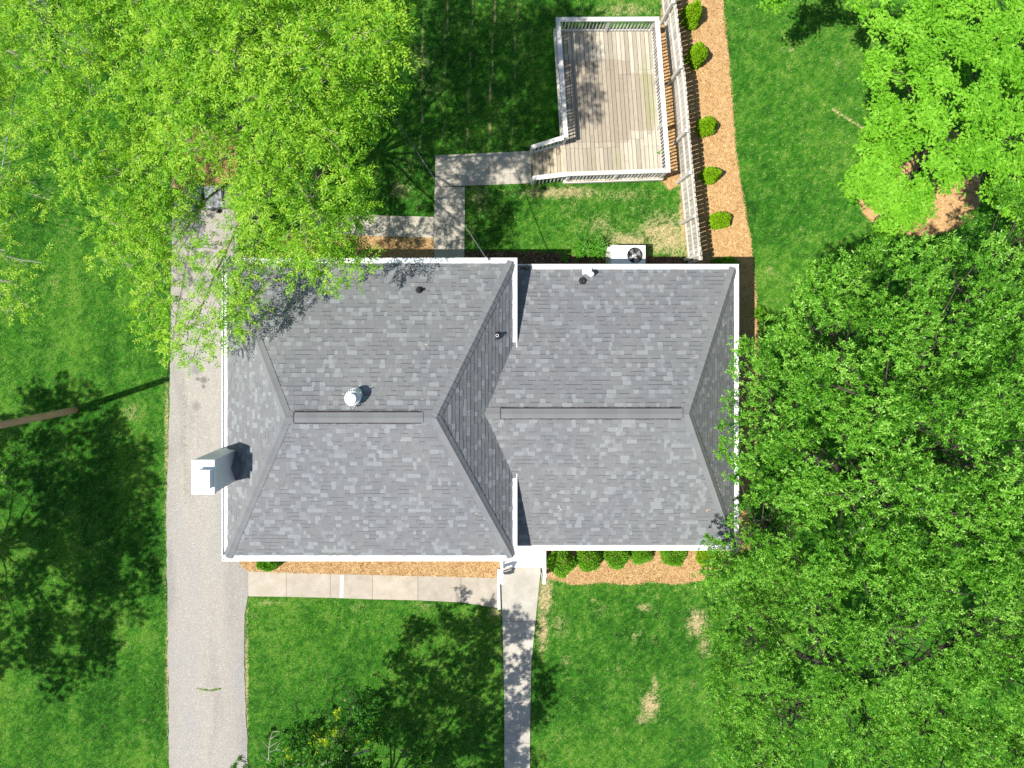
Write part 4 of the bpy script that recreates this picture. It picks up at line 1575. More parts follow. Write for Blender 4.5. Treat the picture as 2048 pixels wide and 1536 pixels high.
for (u, v, z) in [(375, 520, 5.6), (425, 490, 5.9), (205, 524, 5.0), (247, 540, 5.2), (270, 577, 5.2), (290, 630, 5.2), (302, 655, 5.2), (322, 672, 5.2), (347, 705, 5.2), (352, 670, 5.4), (383, 645, 5.5), (417, 678, 5.5), (385, 700, 5.3),
                  (432, 662, 5.6), (467, 645, 5.8), (470, 660, 5.8), (467, 548, 6.0), (495, 545, 6.0), (433, 555, 5.8), (498, 602, 6.0), (330, 530, 5.4), 
                  (405, 610, 5.5), (470, 590, 5.8), (300, 510, 5.4), (280, 480, 5.4), (350, 620, 5.4), (325, 600, 5.3), (460, 505, 6.0), (340, 480, 5.6),
                  (365, 432, 5.6), (475, 450, 6.0), (505, 520, 6.1), (480, 622, 5.9), (300, 600, 5.3), (320, 560, 5.3), (520, 495, 6.0)]:
    CA.append(clump(u + rng.uniform(-5, 5), v + rng.uniform(-5, 5), z + rng.uniform(-0.2, 0.2), rng.uniform(0.22, 0.32), rng.uniform(0.14, 0.22), rng.uniform(0.5, 0.8)))
for (u, v, z) in [(372, 372, 5.4), (385, 392, 5.2), (368, 402, 5.3), (392, 365, 5.4), (470, 372, 5.6), (482, 392, 5.6), (468, 356, 5.6), (490, 412, 5.7)]:
    CA.append(clump(u, v, z, 0.26, 0.18, rng.uniform(0.4, 0.7)))
for (u, v, z) in [(600, 545, 6.4), (655, 548, 6.4), (700, 540, 6.5), (718, 520, 6.6), (580, 500, 6.4)]:
    CA.append(clump(u, v, z, 0.3, 0.2, 0.55))
_, n = tree('pecan_tree', 'tall airy yellow green tree spreading over the back left corner of the roof', P(640, 345), 3.6, CA, 'spray', 235, 0.102, 0.034, MAT['leafA'], 0.20, 31, nlimb=16, ntwig=2, limbf=0.28)
stats.append(n)

# --- second one at the left edge
rng = np.random.default_rng(22)
CB = []
left = [(-260, -80), (30, -60), (60, 60), (40, 160), (80, 250), (30, 330), (-10, 430), (-120, 460), (-260, 400)]
for (u, v) in scatter(left, 36, rng):
    CB.append(clump(u, v, 6.0 + rng.uniform(-0.7, 0.9), rng.uniform(0.28, 0.42), 0.24, rng.uniform(0.5, 0.75)))
for (u, v) in [(20, 447), (8, 470), (30, 440), (50, 530), (78, 525), (5, 500), (12, 560), (38, 572), (5, 590), (52, 615), (10, 625), (25, 628), (-20, 540), (-30, 600), (35, 365), (60, 360), (100, 400), (110, 385)]:
    CB.append(clump(u, v, 5.2 + rng.uniform(-0.3, 0.3), rng.uniform(0.14, 0.22), 0.14, rng.uniform(0.6, 0.9)))
_, n = tree('pecan_tree', 'yellow green tree with thin bare twigs reaching in from the left edge', P(-260, 420), 3.4, CB, 'spray', 190, 0.10, 0.029, MAT['leafA'], 0.085, 32, nlimb=9, ntwig=2, limbf=0.22)
stats.append(n)

# --- bright maple at the top right
rng = np.random.default_rng(23)
CD = []
mp_ = [(1755, -60), (2140, -80), (2150, 330), (2050, 430), (1990, 400), (1900, 335), (1945, 330), (1960, 360), (1900, 390), (1850, 330), (1845, 420), (1805, 460), (1765, 470), (1760, 420), (1720, 370), (1705, 340), (1735, 300),
       (1748, 250), (1735, 190), (1750, 140), (1745, 100), (1760, 60)]
holesD = [(1895, 190, 42, 26), (1845, 312, 30, 20), (1895, 390, 36, 36), (1830, 130, 18, 12), (1780, 45, 18, 30), (1862, 232, 14, 10), (1988, 22, 24, 16)]
for (u, v, dz) in lumps(scatter(mp_, 32, rng, holesD), mp_, 85, rng, 1.0, 0.85, 0.2):
    ec = ((u - 1950) / 260) ** 2 + ((v - 130) / 360) ** 2
    z = 6.3 + dz - 2.4 * min(1.2, ec) + rng.uniform(-0.4, 0.4)
    CD.append(clump(u, v, z, rng.uniform(0.30, 0.50), rng.uniform(0.12, 0.22), rng.uniform(0.38, 0.68)))
for (u, v) in scatter(mp_, 60, rng, holesD):
    CD.append(clump(u, v, 3.4 + rng.uniform(-0.6, 0.4), 0.34, 0.2, rng.uniform(0.05, 0.25)))  # low maple leaves coloured dark so the gaps look shaded
_, n = tree('maple_tree', 'bright lime green maple tree in the top right corner', P(1775, 372), 1.6, CD, 'plate', 300, 0.078, 0.040, MAT['leafD'], 0.13, 33, nlimb=10, twigm=MAT['darkbark'], barkm=MAT['darkbark'], ntwig=0)
stats.append(n)

# small maple bit at the top edge
rng = np.random.default_rng(29)
CD2 = [clump(u, v, 4.6 + rng.uniform(-0.3, 0.3), 0.28, 0.15, 0.5) for (u, v) in [(1553, 2), (1565, -12), (1590, -30), (1620, -40), (1570, -50), (1650, -50), (1720, -8), (1725, 5), (1740, -25), (1690, -50), (1600, -70), (1640, -90)]]
_, n = tree('maple_tree', 'lime green tree whose lowest leaves just enter at the top edge above the open lawn', P(1590, -90), 1.6, CD2, 'plate', 300, 0.078, 0.040, MAT['leafD'], 0.12, 34, nlimb=4)

# --- dark glossy trees along the right
rng = np.random.default_rng(24)
CC = []
poly1 = [(1560, 640), (1600, 590), (1640, 540), (1690, 505), (1740, 495), (1800, 505), (1850, 505), (1900, 490), (1950, 440), (2000, 405), (2060, 330), (2170, 300), (2180, 1160), (1420, 1160), (1440, 1120), (1480, 1090), (1500, 1060),
         (1490, 1010), (1480, 960), (1500, 910), (1490, 850), (1510, 790), (1500, 740), (1520, 720), (1555, 700)]
holesC = [(1820, 592, 22, 26), (1695, 1150, 16, 30), (1900, 1110, 30, 20), (1620, 660, 18, 20), (1930, 660, 26, 16), (1780, 895, 30, 12), (1920, 760, 14, 24), (1640, 905, 26, 10), (1850, 1100, 14, 18)]
for (u, v, dz) in lumps(scatter(poly1, 36, rng, holesC, 7000), poly1, 120, rng, 1.3, 0.85, 0.19):
    ec = ((u - 1880) / 420) ** 2 + ((v - 860) / 520) ** 2
    z = 8.3 + dz - 3.6 * min(1.15, ec) + rng.uniform(-0.5, 0.5)
    CC.append(clump(u, v, z, rng.uniform(0.32, 0.54), rng.uniform(0.24, 0.38), rng.uniform(0.40, 0.68)))
for (u, v) in scatter(poly1, 46, rng, holesC):
    ec = ((u - 1880) / 420) ** 2 + ((v - 860) / 520) ** 2
    z = 7.0 - 3.4 * min(1.1, ec) + rng.uniform(-0.5, 0.4)
    CC.append(clump(u, v, z - 0.5, 0.42, 0.3, rng.uniform(0.05, 0.25)))  # inner leaves toned darker, standing in for deep shade between boughs
for (u, v, z) in [(1478, 688, 4.4), (1490, 700, 4.6), (1478, 720, 4.5), (1470, 745, 4.6), (1465, 790, 4.7), (1490, 770, 4.8), (1455, 810, 4.8), (1480, 830, 5.0), (1450, 850, 5.0), (1445, 885, 5.0), (1470, 880, 5.0), (1440, 905, 5.0),
                  (1455, 915, 5.0), (1480, 930, 5.0), (1475, 950, 4.9), (1440, 1090, 4.5), (1420, 1085, 4.4), (1465, 1040, 4.6), (1500, 1000, 4.8), (1500, 690, 4.6), (1525, 700, 4.8), (1510, 720, 4.9), (1470, 1075, 4.5)]:
    CC.append(clump(u, v, z, rng.uniform(0.2, 0.3), 0.18, rng.uniform(0.4, 0.65)))
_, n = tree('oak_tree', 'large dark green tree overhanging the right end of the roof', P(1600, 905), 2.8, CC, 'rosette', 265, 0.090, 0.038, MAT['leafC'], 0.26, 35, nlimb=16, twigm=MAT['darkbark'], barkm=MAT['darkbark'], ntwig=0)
stats.append(n)
rng = np.random.default_rng(25)
CE = []
poly2 = [(1420, 1130), (2180, 1150), (2180, 1640), (1450, 1640), (1440, 1540), (1425, 1440), (1430, 1330), (1415, 1230), (1440, 1180)]
for (u, v, dz) in lumps(scatter(poly2, 30, rng, [(1690, 1265, 18, 12), (1770, 1340, 20, 10), (1620, 1280, 30, 8), (1950, 1330, 22, 12)], 7000), poly2, 105, rng, 1.0, 0.7):
    z = 4.0 + dz + 3.2 * max(0, min(1, (u - 1430) / 330)) + rng.uniform(-0.4, 0.4) - 0.8 * max(0, (1230 - v) / 100) * (u < 1500)
    CE.append(clump(u, v, z, rng.uniform(0.30, 0.50), rng.uniform(0.24, 0.34), rng.uniform(0.38, 0.66)))
for (u, v) in scatter(poly2, 60, rng):
    z = 3.2 + 2.4 * max(0, min(1, (u - 1430) / 330)) + rng.uniform(-0.3, 0.3)
    CE.append(clump(u, v, z - 0.3, 0.40, 0.28, rng.uniform(0.05, 0.25)))  # lower leaves painted darker to deepen shade inside the crown
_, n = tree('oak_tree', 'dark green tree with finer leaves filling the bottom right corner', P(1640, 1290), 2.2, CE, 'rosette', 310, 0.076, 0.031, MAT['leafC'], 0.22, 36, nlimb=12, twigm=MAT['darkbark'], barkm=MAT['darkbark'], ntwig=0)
stats.append(n)

# --- tree beyond the left edge that shades the lower left lawn
rng = np.random.default_rng(26)
CF = []
for k in range(215):
    a = rng.uniform(0, 6.28); r = math.sqrt(rng.random()); h = rng.uniform(5.0, 9.6)
    sc = math.sqrt(max(0.05, 1 - ((h - 6.2) / 3.4) ** 2))
    cx, cy = -92 + 190 * r * math.cos(a) * sc, 1140 + 310 * r * math.sin(a) * sc
    CF.append((( cx - U0) * S, -(cy - V0) * S, h, rng.uniform(0.35, 0.6), 0.35, rng.uniform(0.2, 0.45)))
for (u, v) in [(8, 965), (0, 940), (20, 985), (-15, 990)]:
    CF.append(clump(u, v, 3.4, 0.22, 0.18, 0.4))
_, n = tree('shade_tree', 'dark green tree standing beyond the left edge with one spray of leaves showing', P(-95, 1130), 3.0, CF, 'rosette', 135, 0.13, 0.055, MAT['leafC'], 0.12, 37, nlimb=10, limbf=0.28)
stats.append(n)

# --- tree at the bottom edge shading the front lawn
rng = np.random.default_rng(27)
CG = []
for k in range(170):
    a = rng.uniform(0, 6.28); r = math.sqrt(rng.random()); h = rng.uniform(3.9, 7.4)
    sc = math.sqrt(max(0.05, 1 - ((h - 5.4) / 2.7) ** 2))
    cx, cy = 768 + 150 * r * math.cos(a) * sc, 1462 + 225 * r * math.sin(a) * sc
    CG.append(((cx - U0) * S, -(cy - V0) * S, h, rng.uniform(0.28, 0.5), 0.3, rng.uniform(0.15, 0.4)))
for (u, v) in [(640, 1470), (665, 1455), (690, 1462), (615, 1490), (655, 1500), (700, 1490), (720, 1470), (590, 1510), (630, 1520), (680, 1520), (715, 1525), (560, 1530), (610, 1540), (745, 1500), (660, 1440), (730, 1440), (690, 1440), (480, 1500), (492, 1520), (462, 1518), (760, 1530), (700, 1545), (650, 1545)]:
    CG.append(clump(u, v + 14, 1.5 + rng.uniform(-0.3, 0.3), rng.uniform(0.15, 0.25) if u > 500 else 0.08, 0.14, rng.choice([0.4, 0.5, 0.6, 0.7])))
_, n = tree('shade_tree', 'tree at the bottom edge with yellow shoot tips and bare pale twigs', P(690, 1600), 2.6, CG, 'rosette', 165, 0.115, 0.048, MAT['leafG'], 0.10, 38, nlimb=9, twigm=MAT['darkbark'], barkm=MAT['darkbark'])
stats.append(n)
tips = [clump(u + rng.uniform(-5, 5), v + rng.uniform(-5, 5), 1.85 + rng.uniform(-0.1, 0.2), 0.055, 0.05, rng.uniform(0.5, 1)) for (u, v) in
        [(678, 1432), (664, 1460), (640, 1466), (643, 1480), (625, 1470), (622, 1485), (655, 1482), (689, 1458), (576, 1502), (574, 1524), (622, 1528), (628, 1502), (674, 1520), (685, 1520), (700, 1534), (651, 1468), (735, 1474), (746, 1443), (604, 1500), (668, 1470)]]
v_, tone_ = clump_leaves(tips, 'rosette', 1400, rng, 0.10, 0.035)
MAT['tip'] = leaf_mat('yellow_shoot_leaf', (0.20, 0.36, 0.01), (0.38, 0.52, 0.015), (0.55, 0.62, 0.03), (1.3, 1.3, 0.7), 0.3, 0.5, 0.2)
link('shoot_tips', quad_mesh('shoot_tips', v_, len(v_) // 4, 4, MAT['tip'], {'tone': tone_}), _)['kind'] = 'stuff'
# bare branch sticking out of it
b = MB()
tw = [(740, 1500, 1.9), (640, 1530, 2.1), (590, 1528, 2.3), (560, 1530, 2.4), (537, 1520, 2.5), (538, 1495, 2.6), (541, 1475, 2.6), (545, 1463, 2.6)]
pts = [P(*p) for p in tw]
b.tube(pts, [0.036, 0.03, 0.026, 0.022, 0.016, 0.011, 0.009, 0.006], 6)
for path in ([(541, 1478, 2.6), (550, 1472, 2.65), (560, 1471, 2.7)], [(538, 1495, 2.6), (550, 1487, 2.65), (556, 1484, 2.7), (566, 1474, 2.7)], [(537, 1505, 2.6), (552, 1499, 2.6), (556, 1490, 2.7), (568, 1477, 2.7)],
             [(538, 1498, 2.6), (530, 1488, 2.6), (525, 1482, 2.6)], [(537, 1520, 2.5), (528, 1514, 2.5), (522, 1508, 2.5)], [(545, 1464, 2.6), (556, 1462, 2.7), (568, 1468, 2.7)], [(552, 1499, 2.6), (560, 1500, 2.65), (565, 1503, 2.7)]):
    b.tube([P(*p) for p in path], [0.009, 0.007, 0.006, 0.004][:len(path)], 5)
tag(b.build('bare_branch', MAT['twig'], _), None)
print('LEAVES', stats)


# ------------------------------------------------------------------ shrubs and small plants
def shrub_mesh(name, rx, ry, h, n, L, W, mat, seed, cone=0.0, tone=0.5):
    rng = np.random.default_rng(seed)
    d = rand_dirs(n, rng, -0.25)
    rad = rng.random(n) ** 0.12
    lump = 1 + 0.13 * np.sin(d[:, 0] * 4.2 + seed * 1.7) * np.cos(d[:, 1] * 4.6 + seed) + 0.07 * np.sin(d[:, 2] * 7 + seed * 2.3) + rng.normal(0, 0.025, n)
    p = d * (rad * lump)[:, None]
    zt = (p[:, 2] + 0.25) / 1.25
    sh = 1 - cone * np.clip(zt, 0, 1)
    pos = np.stack([p[:, 0] * rx * sh, p[:, 1] * ry * sh, np.maximum(0.02, zt * h)], 1)
    ax = d * np.array([1, 1, 0.8]) + rng.normal(0, 0.5, (n, 3)) + np.array([0, 0, 0.35])
    nr = d + rng.normal(0, 0.5, (n, 3)) + np.array([0, 0, 0.5])
    v = leaf_quads(pos - d * L * 0.5, ax, nr, L * rng.uniform(0.7, 1.3, n), W * rng.uniform(0.7, 1.3, n))
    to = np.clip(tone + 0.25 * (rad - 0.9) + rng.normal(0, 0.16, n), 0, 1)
    return quad_mesh(name, v, n, 4, mat, {'tone': to})


def shrub(name, u, v, zc, rx, ry, h, label, cat, group, mat, seed, n=2600, L=0.055, W=0.03, cone=0.25, tone=0.5):
    q = P(u, v, zc)
    t = empty(name, (q.x, q.y, 0), label, cat, group)
    t['_local'] = 1
    me = shrub_mesh('foliage', rx, ry, h, n, L, W, mat, seed, cone, tone)
    link('foliage', me, t)
    bb = MB(); bb.tube([(0, 0, -0.05), (0.01, 0, h * 0.3), (0.02, 0.01, h * 0.6)], [0.035, 0.028, 0.012], 7); bb.build('stem', MAT['barkwood'], t)
    return t


GE = 'rounded evergreens in the pine straw strip'
for i, (u, v, rx, ry, h, lab) in enumerate([
        (1386, 26, 0.33, 0.42, 1.0, 'rounded lime green evergreen nearest the top edge in the pine straw strip'),
        (1396, 107, 0.33, 0.40, 0.95, 'rounded lime green evergreen beside the upper half of the deck'),
        (1416, 250, 0.35, 0.33, 0.85, 'rounded lime green evergreen beside the lower half of the deck'),
        (1425, 348, 0.33, 0.28, 0.8, 'rounded lime green evergreen level with the bottom railing of the deck'),
        (1444, 439, 0.37, 0.31, 0.75, 'rounded lime green evergreen nearest the house in the pine straw strip')]):
    shrub('evergreen_shrub', u, v, 0.45, rx, ry, h, lab, 'shrub', GE, MAT['leafE'], 50 + i, 5200, 0.05, 0.03, 0.22)
GF = 'clipped shrubs along the front of the wing'
for i, (u, v, r, h, lab) in enumerate([
        (1123, 1128, 0.48, 0.85, 'larger double lobed clipped shrub beside the white front stoop'),
        (1180, 1121, 0.44, 0.8, 'clipped round shrub second from the front stoop'),
        (1235, 1117, 0.43, 0.75, 'clipped round shrub third from the front stoop'),
        (1286, 1108, 0.42, 0.7, 'clipped round shrub fourth from the front stoop'),
        (1351, 1113, 0.43, 0.75, 'clipped round shrub standing apart near the overhanging tree')]):
    shrub('round_shrub', u, v, 0.5, r, r, h, lab, 'shrub', GF, MAT['leafF'], 60 + i, 4200, 0.06, 0.03, 0.05, 0.58)
shrub('round_shrub', 1420, 1112, 0.4, 0.42, 0.42, 0.75, 'bright green shrub half hidden under the tree at the wing corner', 'shrub', None, MAT['leafE'], 66, 4000, 0.06, 0.03, 0.15)
shrub('round_shrub', 536, 1122, 0.4, 0.42, 0.36, 0.8, 'single dark shrub under the front eave beside the driveway', 'shrub', None, MAT['leafF'], 67, 4200, 0.06, 0.035, 0.15)
shrub('round_shrub', 1450, 530, 0.3, 0.55, 0.3, 0.5, 'low shaded shrub behind the back right corner of the wing', 'shrub', None, MAT['leafF'], 68, 2600, 0.06, 0.035, 0.15)
shrub('round_shrub', 1524, 625, 0.3, 0.2, 0.25, 0.35, 'small green plant on the edge of the lawn near the wing', 'plant', None, MAT['leafF'], 69, 900, 0.06, 0.035, 0.15)


def strap_plant(u, v, r, h, n, label, seed, w=0.02, group=None, name='daylily'):
    rng = np.random.default_rng(seed)
    q = P(u, v, h * 0.5)
    vs_, to = [], []
    for i in range(n):
        a = rng.uniform(0, 6.28); rr = r * rng.uniform(0.5, 1.1); hh = h * rng.uniform(0.6, 1.1)
        d = np.array([math.cos(a), math.sin(a), 0]); s = np.array([-math.sin(a), math.cos(a), 0]) * w
        b0 = np.array([q.x, q.y, 0]) + rng.normal(0, r * 0.3, 3) * np.array([1, 1, 0])
        p1 = b0 + d * rr * 0.35 + np.array([0, 0, hh * 0.85]); p2 = b0 + d * rr * 0.75 + np.array([0, 0, hh * 0.9]); p3 = b0 + d * rr + np.array([0, 0, hh * 0.45])
        for (x, y, w0, w1) in ((b0, p1, 0.6, 1.0), (p1, p2, 1.0, 0.8), (p2, p3, 0.8, 0.05)):
            vs_ += [x - s * w0 / 2, x + s * w0 / 2, y + s * w1 / 2, y - s * w1 / 2]
            to.append(np.clip(rng.normal(0.5, 0.2), 0, 1))
    me = quad_mesh(name, np.array(vs_), len(to), 4, MAT['lily'], {'tone': np.array(to)})
    me.transform(Matrix.Translation((-q.x, -q.y, 0)))
    o = link(name, me); o.location = (q.x, q.y, 0)
    return tag(o, label, 'plant', group)


GL = 'strap leaved clumps by the heat pump'
strap_plant(1164, 499, 0.34, 0.45, 150, 'strappy green clump farther from the heat pump', 71, 0.022, GL)
strap_plant(1196, 495, 0.36, 0.5, 160, 'strappy green clump right beside the heat pump', 72, 0.022, GL)
strap_plant(1130, 517, 0.16, 0.25, 40, 'small shaded strappy plant under the back eave', 73, 0.02)
strap_plant(1317, 313, 0.14, 0.2, 16, 'small bright green weed growing up beside the deck railing', 74, 0.045, None, 'weed')
wd = bpy.data.objects['weed']; wd.location.z = 0.5

# ------------------------------------------------------------------ grass, pine straw (uncountable ground cover)
rng = np.random.default_rng(5)
NG = 1150000
gu, gv = rng.uniform(-60, 2110, NG), rng.uniform(-60, 1600, NG)
keep = np.ones(NG, bool)
houseA = [(552, 566), (1400, 566), (1400, 1021), (552, 1021)]
pathpoly = PATH + PATH_LO[::-1]
walkpoly = [(a, v) for v, a, c in WALK] + [(c, v) for v, a, c in WALK][::-1]
deckpoly = [(1075, 75), (1300, 72), (1322, 360), (1128, 362), (1100, 340)]
ju, jv = rng.normal(0, 2.2, NG), rng.normal(0, 2.2, NG)
for pol in (DRIVE, BED_E, BED_FW, BED_FM, BED_BM, BED_BW, BED_DK, BED_NW, BED_MAPLE):
    keep &= ~in_poly(gu + ju, gv + jv, pol)
for pol in (DRIVE, pathpoly, walkpoly, BACKWALK, houseA, deckpoly):
    keep &= ~in_poly(gu + ju * 0.35, gv + jv * 0.35, pol)
hid = (gu > 1600) & (gv > 560)
keep &= ~(hid & (rng.random(NG) < 0.85))
hid = (gu < 720) & (gv < 260)
keep &= ~(hid & (rng.random(NG) < 0.5))
hid = (gu > 1790) & (gv < 560)
keep &= ~(hid & (rng.random(NG) < 0.8))
gu, gv = gu[keep], gv[keep]
# dry straw patches and rows
fine = vnoise(gu, gv, 9, 1) * 0.4 + vnoise(gu, gv, 3.4, 2) * 0.6
midn = vnoise(gu, gv, 30, 3)
bign = vnoise(gu, gv, 140, 4)
# (u, v, ru, rv, strength)
PATCH = [(1330, 470, 70, 60, 0.85), (1260, 480, 90, 26, 0.75), (1200, 450, 70, 40, 0.5), (1120, 385, 120, 16, 0.75), (1250, 390, 110, 20, 0.5), (1368, 430, 14, 120, 0.95), (1150, 420, 80, 60, 0.32), (1280, 420, 70, 50, 0.35),
         (960, 400, 30, 50, 0.55), (945, 470, 24, 40, 0.4), (1250, 20, 110, 22, 0.55), (1330, 30, 14, 40, 0.9), (1090, 1190, 20, 50, 0.95), (1085, 1260, 16, 60, 0.85), (1120, 1250, 30, 40, 0.5), (1395, 1245, 32, 38, 0.8), (1410, 1290, 20, 40, 0.6),
         (1300, 1410, 26, 36, 0.85), (1285, 1440, 22, 14, 0.7), (1310, 1370, 8, 30, 0.7), (1290, 1215, 28, 14, 0.6), (1200, 1220, 18, 20, 0.5), (1270, 1270, 24, 24, 0.45), (1240, 1340, 22, 20, 0.4), (1130, 1320, 20, 20, 0.45), (1190, 1200, 20, 10, 0.5),
         (1310, 1280, 24, 14, 0.4), (1390, 1370, 14, 20, 0.5), (1240, 1460, 18, 20, 0.4), (990, 1225, 22, 14, 0.7), (1000, 1290, 10, 60, 0.45), (1580, 100, 30, 12, 0.5), (1680, 130, 18, 16, 0.45), (1600, 470, 30, 24, 0.35), (1610, 210, 30, 20, 0.25), (1700, 235, 26, 6, 0.0),
         (1560, 400, 50, 30, 0.22), (1540, 540, 12, 14, 0.55), (1655, 420, 30, 20, 0.25), (265, 825, 34, 26, 0.5), (245, 800, 20, 16, 0.3), (85, 700, 60, 90, 0.22), (110, 560, 16, 50, 0.4), (135, 460, 30, 50, 0.35), (250, 700, 40, 70, 0.2),
         (240, 1400, 26, 60, 0.22), (40, 1490, 50, 40, 0.2), (290, 1440, 18, 10, 0.5), (530, 1205, 30, 12, 0.5), (720, 1215, 30, 16, 0.45), (510, 1230, 10, 8, 0.6), (560, 1205, 8, 6, 0.6), (700, 1415, 6, 8, 0.85), (690, 1400, 4, 6, 0.7), (850, 1210, 40, 14, 0.45), (700, 1330, 60, 40, 0.15), (800, 380, 40, 40, 0.5), (820, 330, 40, 50, 0.4), (840, 120, 40, 60, 0.45), (860, 180, 40, 40, 0.4), (845, 400, 20, 30, 0.4), (1000, 100, 120, 200, 0.16), (330, 1180, 7, 90, 0.5), (333, 900, 5, 300, 0.8), (334, 1350, 5, 200, 0.75), (493, 1350, 6, 200, 0.8)]
def dry_field(gu, gv):
    dry = np.zeros(len(gu))
    for (pu, pv, ru, rv, s_) in PATCH:
        d = ((gu - pu) / ru) ** 2 + ((gv - pv) / rv) ** 2
        dry = np.maximum(dry, s_ * np.exp(-d * 1.1))
    # the long straw rows behind the house
    for (ub, ut) in ((842, 846), (884, 895), (934, 945), (977, 990), (1022, 1036)):
        uu = ub + (ut - ub) * (1 - np.clip(gv, 0, 300) / 300)
        w = np.exp(-((gu - uu - 1.5 * np.sin(gv / 17)) / 2.6) ** 2) * (gv < 300) * (0.35 + 0.65 * vnoise(gu, gv, 14, 8))
        dry = np.maximum(dry, w * 0.95)
    # dead line in the open lawn
    dl = np.abs((gu - 1664) * 0.53 - (gv - 218) * 0.85)
    on = (gu > 1664) & (gu < 1730)
    return np.maximum(dry, np.exp(-(dl / 3.0) ** 2) * on * 0.95)


dry = dry_field(gu, gv)
def dryness(d_, f_):
    return np.clip((d_ * 1.5 * (0.05 + f_ * 1.5) - 0.2) * 1.5, 0, 0.92)
pd = dryness(dry, fine)
pd = np.maximum(pd, (gu > 1060) * np.clip((fine - 0.5) * 0.9, 0, 0.4) * (0.4 + midn))
pd = np.maximum(pd, 0.03 + 0.10 * (midn > 0.6) * (fine > 0.5) + 0.05 * bign)
isdry = rng.random(len(gu)) < pd
n = len(gu)
bx, by = (gu - U0) * S, -(gv - V0) * S
a = rng.uniform(0, 6.28, n)
lean = rng.uniform(0.02, 0.06, n)
hgt = rng.uniform(0.025, 0.06, n)
wd_ = rng.uniform(0.008, 0.016, n)
v = np.empty((n, 3, 3))
sx, sy = -np.sin(a) * wd_ / 2, np.cos(a) * wd_ / 2
v[:, 0] = np.stack([bx - sx, by - sy, np.full(n, 0.001)], 1)
v[:, 1] = np.stack([bx + sx, by + sy, np.full(n, 0.001)], 1)
v[:, 2] = np.stack([bx + np.cos(a) * lean, by + np.sin(a) * lean, hgt], 1)
def lawntone(u_, m_, b_, f_):
    return 0.46 + 0.26 * (m_ - 0.5) + 0.5 * (b_ - 0.5) + 1.2 * (f_ - 0.5) + (0.10 * np.sin(u_ / 20.0 + 0.6) + 0.08 * np.sin(u_ / 7.3)) * (u_ < 340) + 0.09 * (u_ > 1060)
tone = np.clip(lawntone(gu, midn, bign, fine) + rng.normal(0, 0.2, n), 0, 1)
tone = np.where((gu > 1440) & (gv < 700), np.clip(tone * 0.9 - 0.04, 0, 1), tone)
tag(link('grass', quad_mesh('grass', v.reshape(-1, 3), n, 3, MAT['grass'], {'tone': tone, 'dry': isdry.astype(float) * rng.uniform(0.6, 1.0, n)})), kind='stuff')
print('GRASS', n)
# the lawn itself: a fine sheet under the blades, running out to the horizon
us, vs2 = np.arange(-90, 2141, 5.0), np.arange(-90, 1631, 5.0)
us = np.concatenate([[-40000, -4000], us, [4000, 40000]]); vs2 = np.concatenate([[-40000, -4000], vs2, [4000, 40000]])
uu, vv = np.meshgrid(us, vs2)
uc, vc = uu.ravel(), vv.ravel()
co = np.stack([(uc - U0) * S, -(vc - V0) * S, np.zeros(len(uc))], 1)
nx, ny = len(us), len(vs2)
ii = (np.arange(ny - 1)[:, None] * nx + np.arange(nx - 1)[None, :]).ravel()
quads = np.stack([ii + nx, ii + nx + 1, ii + 1, ii], 1)
me = bpy.data.meshes.new('lawn')
me.vertices.add(len(co)); me.vertices.foreach_set('co', co.astype(np.float32).ravel())
me.loops.add(quads.size); me.loops.foreach_set('vertex_index', quads.astype(np.int32).ravel())
me.polygons.add(len(quads)); me.polygons.foreach_set('loop_start', np.arange(0, quads.size, 4, dtype=np.int32))
inner = (uc > -85) & (uc < 2130) & (vc > -85) & (vc < 1625)
fi = vnoise(uc, vc, 9, 1) * 0.4 + vnoise(uc, vc, 3.4, 2) * 0.6
for nm, ar in (('dry', dry_field(uc, vc) * (0.45 + 0.75 * fi) * inner), ('tone', np.clip(lawntone(uc, vnoise(uc, vc, 30, 3), vnoise(uc, vc, 140, 4), fi), 0, 1) * inner + 0.46 * ~inner)):
    at = me.attributes.new(nm, 'FLOAT', 'POINT'); at.data.foreach_set('value', ar.astype(np.float32))
me.materials.append(MAT['lawn'])
me.update(calc_edges=True)
tag(link('lawn', me), kind='structure')


def needles(name, polys, dens, mat, L, W, seed, z0=0.014):
    rng = np.random.default_rng(seed)
    V_ = []
    for pol in polys:
        xs = [p[0] for p in pol]; ys = [p[1] for p in pol]
        ar = (max(xs) - min(xs)) * (max(ys) - min(ys)) * S * S
        k = int(ar * dens)
        u, w = rng.uniform(min(xs), max(xs), k), rng.uniform(min(ys), max(ys), k)
        m = in_poly(u + rng.normal(0, 1.5, k), w + rng.normal(0, 1.5, k), pol)
        m &= ~in_poly(u, w, houseA)
        u, w = u[m], w[m]
        k = len(u)
        x, y = (u - U0) * S, -(w - V0) * S
        a = rng.uniform(0, 6.28, k)
        l = L * rng.uniform(0.6, 1.3, k) / 2
        ww = W * rng.uniform(0.7, 1.3, k) / 2
        dx, dy = np.cos(a), np.sin(a)
        za, zb = z0 + rng.uniform(0, 0.03, k), z0 + rng.uniform(0, 0.03, k)
        q = np.empty((k, 4, 3))
        q[:, 0] = np.stack([x - dx * l - dy * ww, y - dy * l + dx * ww, za], 1)
        q[:, 1] = np.stack([x - dx * l + dy * ww, y - dy * l - dx * ww, za], 1)
        q[:, 2] = np.stack([x + dx * l + dy * ww, y + dy * l - dx * ww, zb], 1)
        q[:, 3] = np.stack([x + dx * l - dy * ww, y + dy * l + dx * ww, zb], 1)
        V_.append(q.reshape(-1, 3))
    V_ = np.concatenate(V_)
    k = len(V_) // 4
    tag(link(name, quad_mesh(name, V_, k, 4, mat, {'tone': np.clip(rng.normal(0.5, 0.25, k), 0, 1)})), kind='stuff')
    return k


